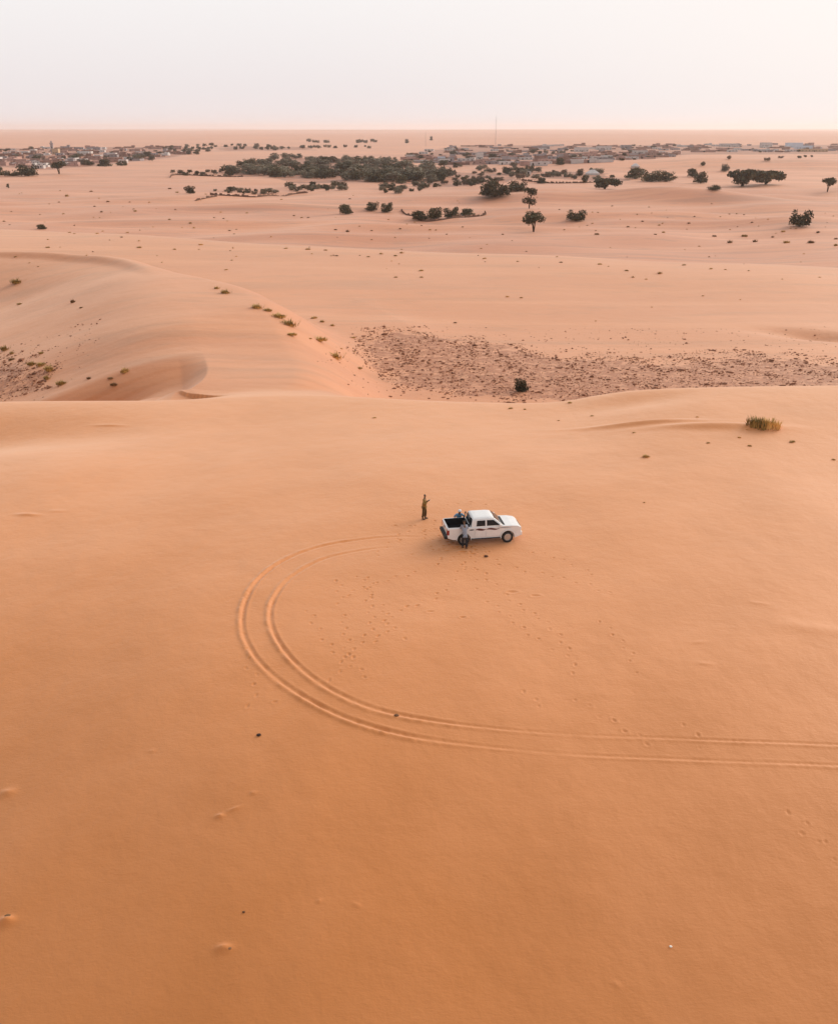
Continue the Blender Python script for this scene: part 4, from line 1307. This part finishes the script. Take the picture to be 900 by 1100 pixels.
def merge(name, meshes):
    vs = []; fs = []
    for m in meshes:
        b = len(vs); vs += [tuple(v.co) for v in m.vertices]; fs += [tuple(b + i for i in p.vertices) for p in m.polygons]
    me = bpy.data.meshes.new(name); me.from_pydata(vs, [], fs); me.polygons.foreach_set('use_smooth', [True] * len(fs)); return me


def V(*a): return Vector(a)


def build_person(loc, rz, label, skin, shirt, trousers, hair, arms, lean=0.0, sleeve=1.0, head_wrap=None, shoes=M_BLACK, step=.0, long_shirt=False):
    """facing local +x; arms = ((elbow, wrist) left, (elbow, wrist) right)"""
    e = empty('person', loc, rz); tag(e, label, 'person'); e.scale = (1.04, 1.04, 1.04)
    L = lean
    pel = V(0, 0, .95); wst = V(.02 + L * .10, 0, 1.10); chest = V(.03 + L * .32, 0, 1.32); nb = V(.02 + L * .50, 0, 1.47); nt = V(.04 + L * .55, 0, 1.56); hd = V(.055 + L * .60, 0, 1.66); crown_ = V(.04 + L * .6, 0, 1.73)
    sh = [V(.015 + L * .45, s * .17, 1.43) for s in (1, -1)]
    hip = [V(0, s * .09, .90) for s in (1, -1)]
    knee = [V(.03 + step * s, s * .10, .50) for s in (1, -1)]; ank = [V(-.02 + step * 1.3 * s, s * .105, .085) for s in (1, -1)]; toe = [a + V(.17, s * .02, -.05) for a, s in zip(ank, (1, -1))]
    vs = [pel, wst, chest, nb, nt, hd, crown_]; rad = [(.125, .095), (.115, .09), (.135, .10), (.07, .07), (.052, .052), (.088, .080), (.06, .06)]; ed = [(0, 1), (1, 2), (2, 3), (3, 4), (4, 5), (5, 6)]
    def addv(p, r, frm):
        vs.append(p); rad.append(r); ed.append((frm, len(vs) - 1)); return len(vs) - 1
    wr_idx = []
    for i in (0, 1):
        a = addv(sh[i], .058, 2); b = addv(arms[i][0], .042, a); c = addv(arms[i][1], .03, b)
        d = (arms[i][1] - arms[i][0]).normalized(); palm = arms[i][1] + d * .06; addv(palm, (.04, .022), c); wr_idx.append((palm, d))
        h = addv(hip[i], .085, 0); k = addv(knee[i], .055, h); an = addv(ank[i], .042, k); addv(toe[i], .035, an)
    body = skin_mesh(vs, ed, rad, 2, 0)
    bits = [body]
    for i, (palm, d) in enumerate(wr_idx):
        sd = V(0, 1 if i == 0 else -1, 0); across = d.cross(V(0, 0, 1)).normalized() if abs(d.z) < .9 else V(0, 1, 0)
        up = across.cross(d).normalized()
        for q, ln in enumerate((.068, .078, .074, .058)):
            b0 = palm + across * (q - 1.5) * .020; b1 = b0 + d * (.03 + ln * .45); b2 = b1 + d * ln * .45 - up * .025
            bits.append(skin_mesh([b0, b1, b2], [(0, 1), (1, 2)], [.010, .009, .007], 1))
        s_ = 1 if across.dot(sd) < 0 else -1
        t0 = palm + across * .03 * s_ - d * .035; t1 = t0 + across * .028 * s_ + d * .035; t2 = t1 + d * .03
        bits.append(skin_mesh([t0, t1, t2], [(0, 1), (1, 2)], [.011, .010, .008], 1))
    # nose and ears
    mbf = MB(); mbf.add([hd + V(.085, -.014, .0), hd + V(.085, .014, .0), hd + V(.112, 0, -.004), hd + V(.083, 0, .04)], [(0, 1, 2), (1, 3, 2), (3, 0, 2), (0, 3, 1)])
    for s in (1, -1): mbf.lathe([(.004, -.01), (.028, -.006), (.026, .006), (.004, .01)], 8, Matrix.Translation(hd + V(0, s * .082, 0)) @ Matrix.Rotation(R(90), 4, 'X'))
    bits.append(mbf.mesh('f'))
    bmesh_ = merge('body', bits); b = link('body', bmesh_, skin, e)
    mbf = MB()
    for s in (1, -1): mbf.lathe([(.001, -.006), (.012, 0), (.001, .006)], 8, Matrix.Translation(hd + V(.080, s * .032, .018)) @ Matrix.Rotation(R(90), 4, 'Y'))
    link('eyes', mbf.mesh('eyes'), M_BLACK, b)
    mbf = MB(); mbf.box(hd.x + .080, hd.x + .088, -.022, .022, hd.z - .052, hd.z - .042); link('mouth', mbf.mesh('mouth'), M_MOUTH, b)
    # shirt
    g = .016
    svs = [pel + V(0, 0, -.06 if not long_shirt else -.42), pel, wst, chest, nb + V(0, 0, -.02)]; sr = [(.175, .145), (.168, .138), (.158, .128), (.17, .135), (.075, .07)]; se = [(0, 1), (1, 2), (2, 3), (3, 4)]
    if long_shirt: sr[0] = (.19, .17)
    for i in (0, 1):
        svs.append(sh[i]); sr.append(.074); se.append((3, len(svs) - 1)); k = len(svs) - 1
        svs.append(arms[i][0]); sr.append(.057); se.append((k, k + 1))
        if sleeve > .6:
            svs.append(arms[i][0].lerp(arms[i][1], .88)); sr.append(.044); se.append((k + 1, k + 2))
    link('shirt', skin_mesh(svs, se, sr, 2, 1), shirt, e)
    tvs = [pel + V(0, 0, .05), pel + V(0, 0, -.04)]; tr = [(.134, .104), (.135, .107)]; te = [(0, 1)]
    for i in (0, 1):
        k = len(tvs); tvs += [hip[i] + V(0, 0, -.04), knee[i], ank[i] + V(0, 0, .02)]; tr += [.118, .095, .082]; te += [(1, k), (k, k + 1), (k + 1, k + 2)]
    link('trousers', skin_mesh(tvs, te, tr, 2, 0), trousers, e)
    for i in (0, 1):
        link('shoe', skin_mesh([ank[i] + V(-.05, 0, -.035), ank[i] + V(.05, 0, -.035), toe[i] + V(.03, 0, -.005)], [(0, 1), (1, 2)], [.048, .05, .036], 1), shoes, e)
    if head_wrap is None:
        link('hair', skin_mesh([hd + V(-.04, 0, .0), hd + V(-.02, 0, .055), hd + V(.035, 0, .075)], [(0, 1), (1, 2)], [(.082, .07), (.092, .07), (.075, .04)], 2), hair, e)
    else:
        m_ = MB()
        for q, (rr, dz) in enumerate(((.108, .03), (.112, .06), (.104, .09), (.08, .115))):
            m_.lathe([(rr - .03, -.022), (rr, -.014), (rr + .006, 0), (rr, .014), (rr - .03, .022)], 18, Matrix.Translation(hd + V(-.015, 0, dz)) @ Matrix.Rotation(.18 * (-1) ** q, 4, 'X'))
        m_.lathe([(.09, .10), (.05, .135), (.002, .145)], 18, Matrix.Translation(hd + V(-.015, 0, 0)))
        link('turban', m_.mesh('turban', True), head_wrap, e)
    return e


M_SKIN = plain('skin', (.16, .085, .05), .6, var=.1)
M_MOUTH = plain('lips', (.13, .05, .04), .6)
M_HAIR = plain('hair', (.012, .009, .008), .7)
C_BROWN = plain('brown_cloth', (.30, .175, .045), .9, var=.2)
C_DBROWN = plain('dark_brown_cloth', (.10, .058, .018), .9, var=.2)
C_BLUE = plain('blue_cloth', (.16, .36, .56), .85, var=.15)
C_WHITE = plain('white_cloth', (.72, .70, .69), .9, var=.1)
C_GREY = plain('grey_cloth', (.28, .30, .36), .9, var=.15)
C_DARK = plain('dark_cloth', (.025, .025, .032), .9, var=.2)

pp = place(455.5, 557.5)
build_person(pp, R(-12), 'man in brown clothes standing alone, holding a handset in both hands', M_SKIN, C_BROWN, C_DBROWN, M_HAIR,
             ((V(.05, .25, 1.13), V(.24, .10, 1.29)), (V(.05, -.25, 1.13), V(.24, -.10, 1.29))), step=.05)
mb = MB(); mb.box(-.05, .05, -.11, .11, -.022, .022)
ctl = link('handset', bevel_mesh(mb.mesh('handset'), .012, 2), plain('handset_case', (.03, .03, .032), .4))
cs, sn = math.cos(R(-12)), math.sin(R(-12))
ctl.location = (pp[0] + .35 * cs, pp[1] + .35 * sn, pp[2] + 1.42); ctl.rotation_euler = (0, -.5, R(-12))
tag(ctl, 'small dark handset held by the man in brown', 'handset')

TM = Matrix.Translation(truck.location) @ truck.rotation_euler.to_matrix().to_4x4()
yaw = truck.rotation_euler.z


def by_truck(lx, ly):
    q = TM @ Vector((lx, ly, 0)); return (q.x, q.y, h1(q.x, q.y))


build_person(by_truck(-1.42, -1.28), yaw + R(88), 'dark-haired man in grey shirt and dark trousers leaning on the pickup near side', M_SKIN, C_GREY, C_DARK, M_HAIR,
             ((V(.28, .24, 1.20), V(.40, .12, 1.31)), (V(.28, -.24, 1.20), V(.40, -.12, 1.31))), lean=.45, step=.06)
build_person(by_truck(-1.32, 1.12), yaw + R(-95), 'man in light blue and white turban leaning over the pickup far side', M_SKIN, C_BLUE, C_DARK, M_HAIR,
             ((V(.24, .32, 1.22), V(.42, .28, 1.30)), (V(.24, -.32, 1.22), V(.42, -.28, 1.30))), lean=.75, head_wrap=C_WHITE, long_shirt=True)

# ------------------------------------------------------------------ haze
mb = MB(); mb.box(-31000, 31000, -500, 31000, -30, 110)
hz = link('haze', mb.mesh('haze'))
hz['kind'] = 'stuff'; hz['label'] = 'pale dusty haze hanging over the whole desert'; hz['category'] = 'haze'
m = bpy.data.materials.new('haze_air'); m.use_nodes = True; nt = m.node_tree; nt.nodes.clear()
out = nt.nodes.new('ShaderNodeOutputMaterial'); pv = nt.nodes.new('ShaderNodeVolumePrincipled')
pv.inputs['Density'].default_value = 6.0e-5
pv.inputs['Color'].default_value = (1, .95, .95, 1)
pv.inputs['Anisotropy'].default_value = .35
nt.links.new(pv.outputs[0], out.inputs['Volume'])
hz.data.materials.append(m)

# ------------------------------------------------------------------ light
SUN_EL, SUN_AZ = R(24), R(52)      # azimuth measured from the view direction (+y) towards +x
w = bpy.data.worlds.new('World'); sc.world = w; w.use_nodes = True
nt = w.node_tree; nt.nodes.clear(); L = nt.links.new
out = nt.nodes.new('ShaderNodeOutputWorld'); bg = nt.nodes.new('ShaderNodeBackground'); L(bg.outputs[0], out.inputs[0])
bg.inputs['Strength'].default_value = .1
sky = nt.nodes.new('ShaderNodeTexSky'); sky.sky_type = 'NISHITA'; sky.sun_disc = False
sky.sun_elevation = SUN_EL; sky.sun_rotation = SUN_AZ; sky.dust_density = 6; sky.air_density = 1.0; sky.ozone_density = 1
tc = nt.nodes.new('ShaderNodeTexCoord'); sp = nt.nodes.new('ShaderNodeSeparateXYZ'); L(tc.outputs['Generated'], sp.inputs[0])
rp = nt.nodes.new('ShaderNodeValToRGB'); L(sp.outputs['Z'], rp.inputs['Fac'])
els = rp.color_ramp.elements
els[0].position = 0.0; els[0].color = (.91, .84, .845, 1)
els[1].position = 1.0; els[1].color = (.62, .65, .70, 1)
for pos, c in ((.035, (.905, .85, .855)), (.11, (.965, .935, .93)), (.3, (.86, .86, .86))):
    q = els.new(pos); q.color = (*c, 1)
dt = nt.nodes.new('ShaderNodeVectorMath'); dt.operation = 'DOT_PRODUCT'; L(tc.outputs['Generated'], dt.inputs[0])
dt.inputs[1].default_value = (math.sin(SUN_AZ) * math.cos(SUN_EL), math.cos(SUN_AZ) * math.cos(SUN_EL), math.sin(SUN_EL))
mr = nt.nodes.new('ShaderNodeMapRange'); mr.inputs['From Min'].default_value = .45; mr.inputs['From Max'].default_value = 1.0; mr.inputs['To Min'].default_value = 0; mr.inputs['To Max'].default_value = 1.0; L(dt.outputs['Value'], mr.inputs['Value'])
mr.interpolation_type = 'SMOOTHSTEP'
glow = nt.nodes.new('ShaderNodeMix'); glow.data_type = 'RGBA'; L(mr.outputs[0], glow.inputs[0]); L(rp.outputs[0], glow.inputs[6]); glow.inputs[7].default_value = (1.03, .965, .935, 1)
sc10 = nt.nodes.new('ShaderNodeVectorMath'); sc10.operation = 'SCALE'; L(glow.outputs[2], sc10.inputs[0])
m2 = nt.nodes.new('ShaderNodeMapRange'); m2.interpolation_type = 'SMOOTHSTEP'
for k_, v_ in (('From Min', -.75), ('From Max', .2), ('To Min', 4.6), ('To Max', 10.0)): m2.inputs[k_].default_value = v_
L(dt.outputs['Value'], m2.inputs['Value']); L(m2.outputs[0], sc10.inputs['Scale'])
mx = nt.nodes.new('ShaderNodeMix'); mx.data_type = 'RGBA'; mx.inputs[0].default_value = .95; L(sky.outputs[0], mx.inputs[6]); L(sc10.outputs[0], mx.inputs[7])
L(mx.outputs[2], bg.inputs['Color'])

sd = bpy.data.lights.new('sun', 'SUN'); so = bpy.data.objects.new('sun', sd); COL.objects.link(so)
sd.energy = 2.6; sd.angle = R(36); sd.color = (1.0, .86, .70)
dirv = Vector((math.sin(SUN_AZ) * math.cos(SUN_EL), math.cos(SUN_AZ) * math.cos(SUN_EL), math.sin(SUN_EL)))
so.rotation_euler = dirv.to_track_quat('Z', 'Y').to_euler()

sc.view_settings.view_transform = 'Standard'; sc.view_settings.look = 'None'
sc.view_settings.exposure = 0.0; sc.view_settings.gamma = 1.0
sc.view_settings.use_curve_mapping = False
sc.cycles.use_denoising = True
sc.cycles.max_bounces = 5; sc.cycles.volume_bounces = 1
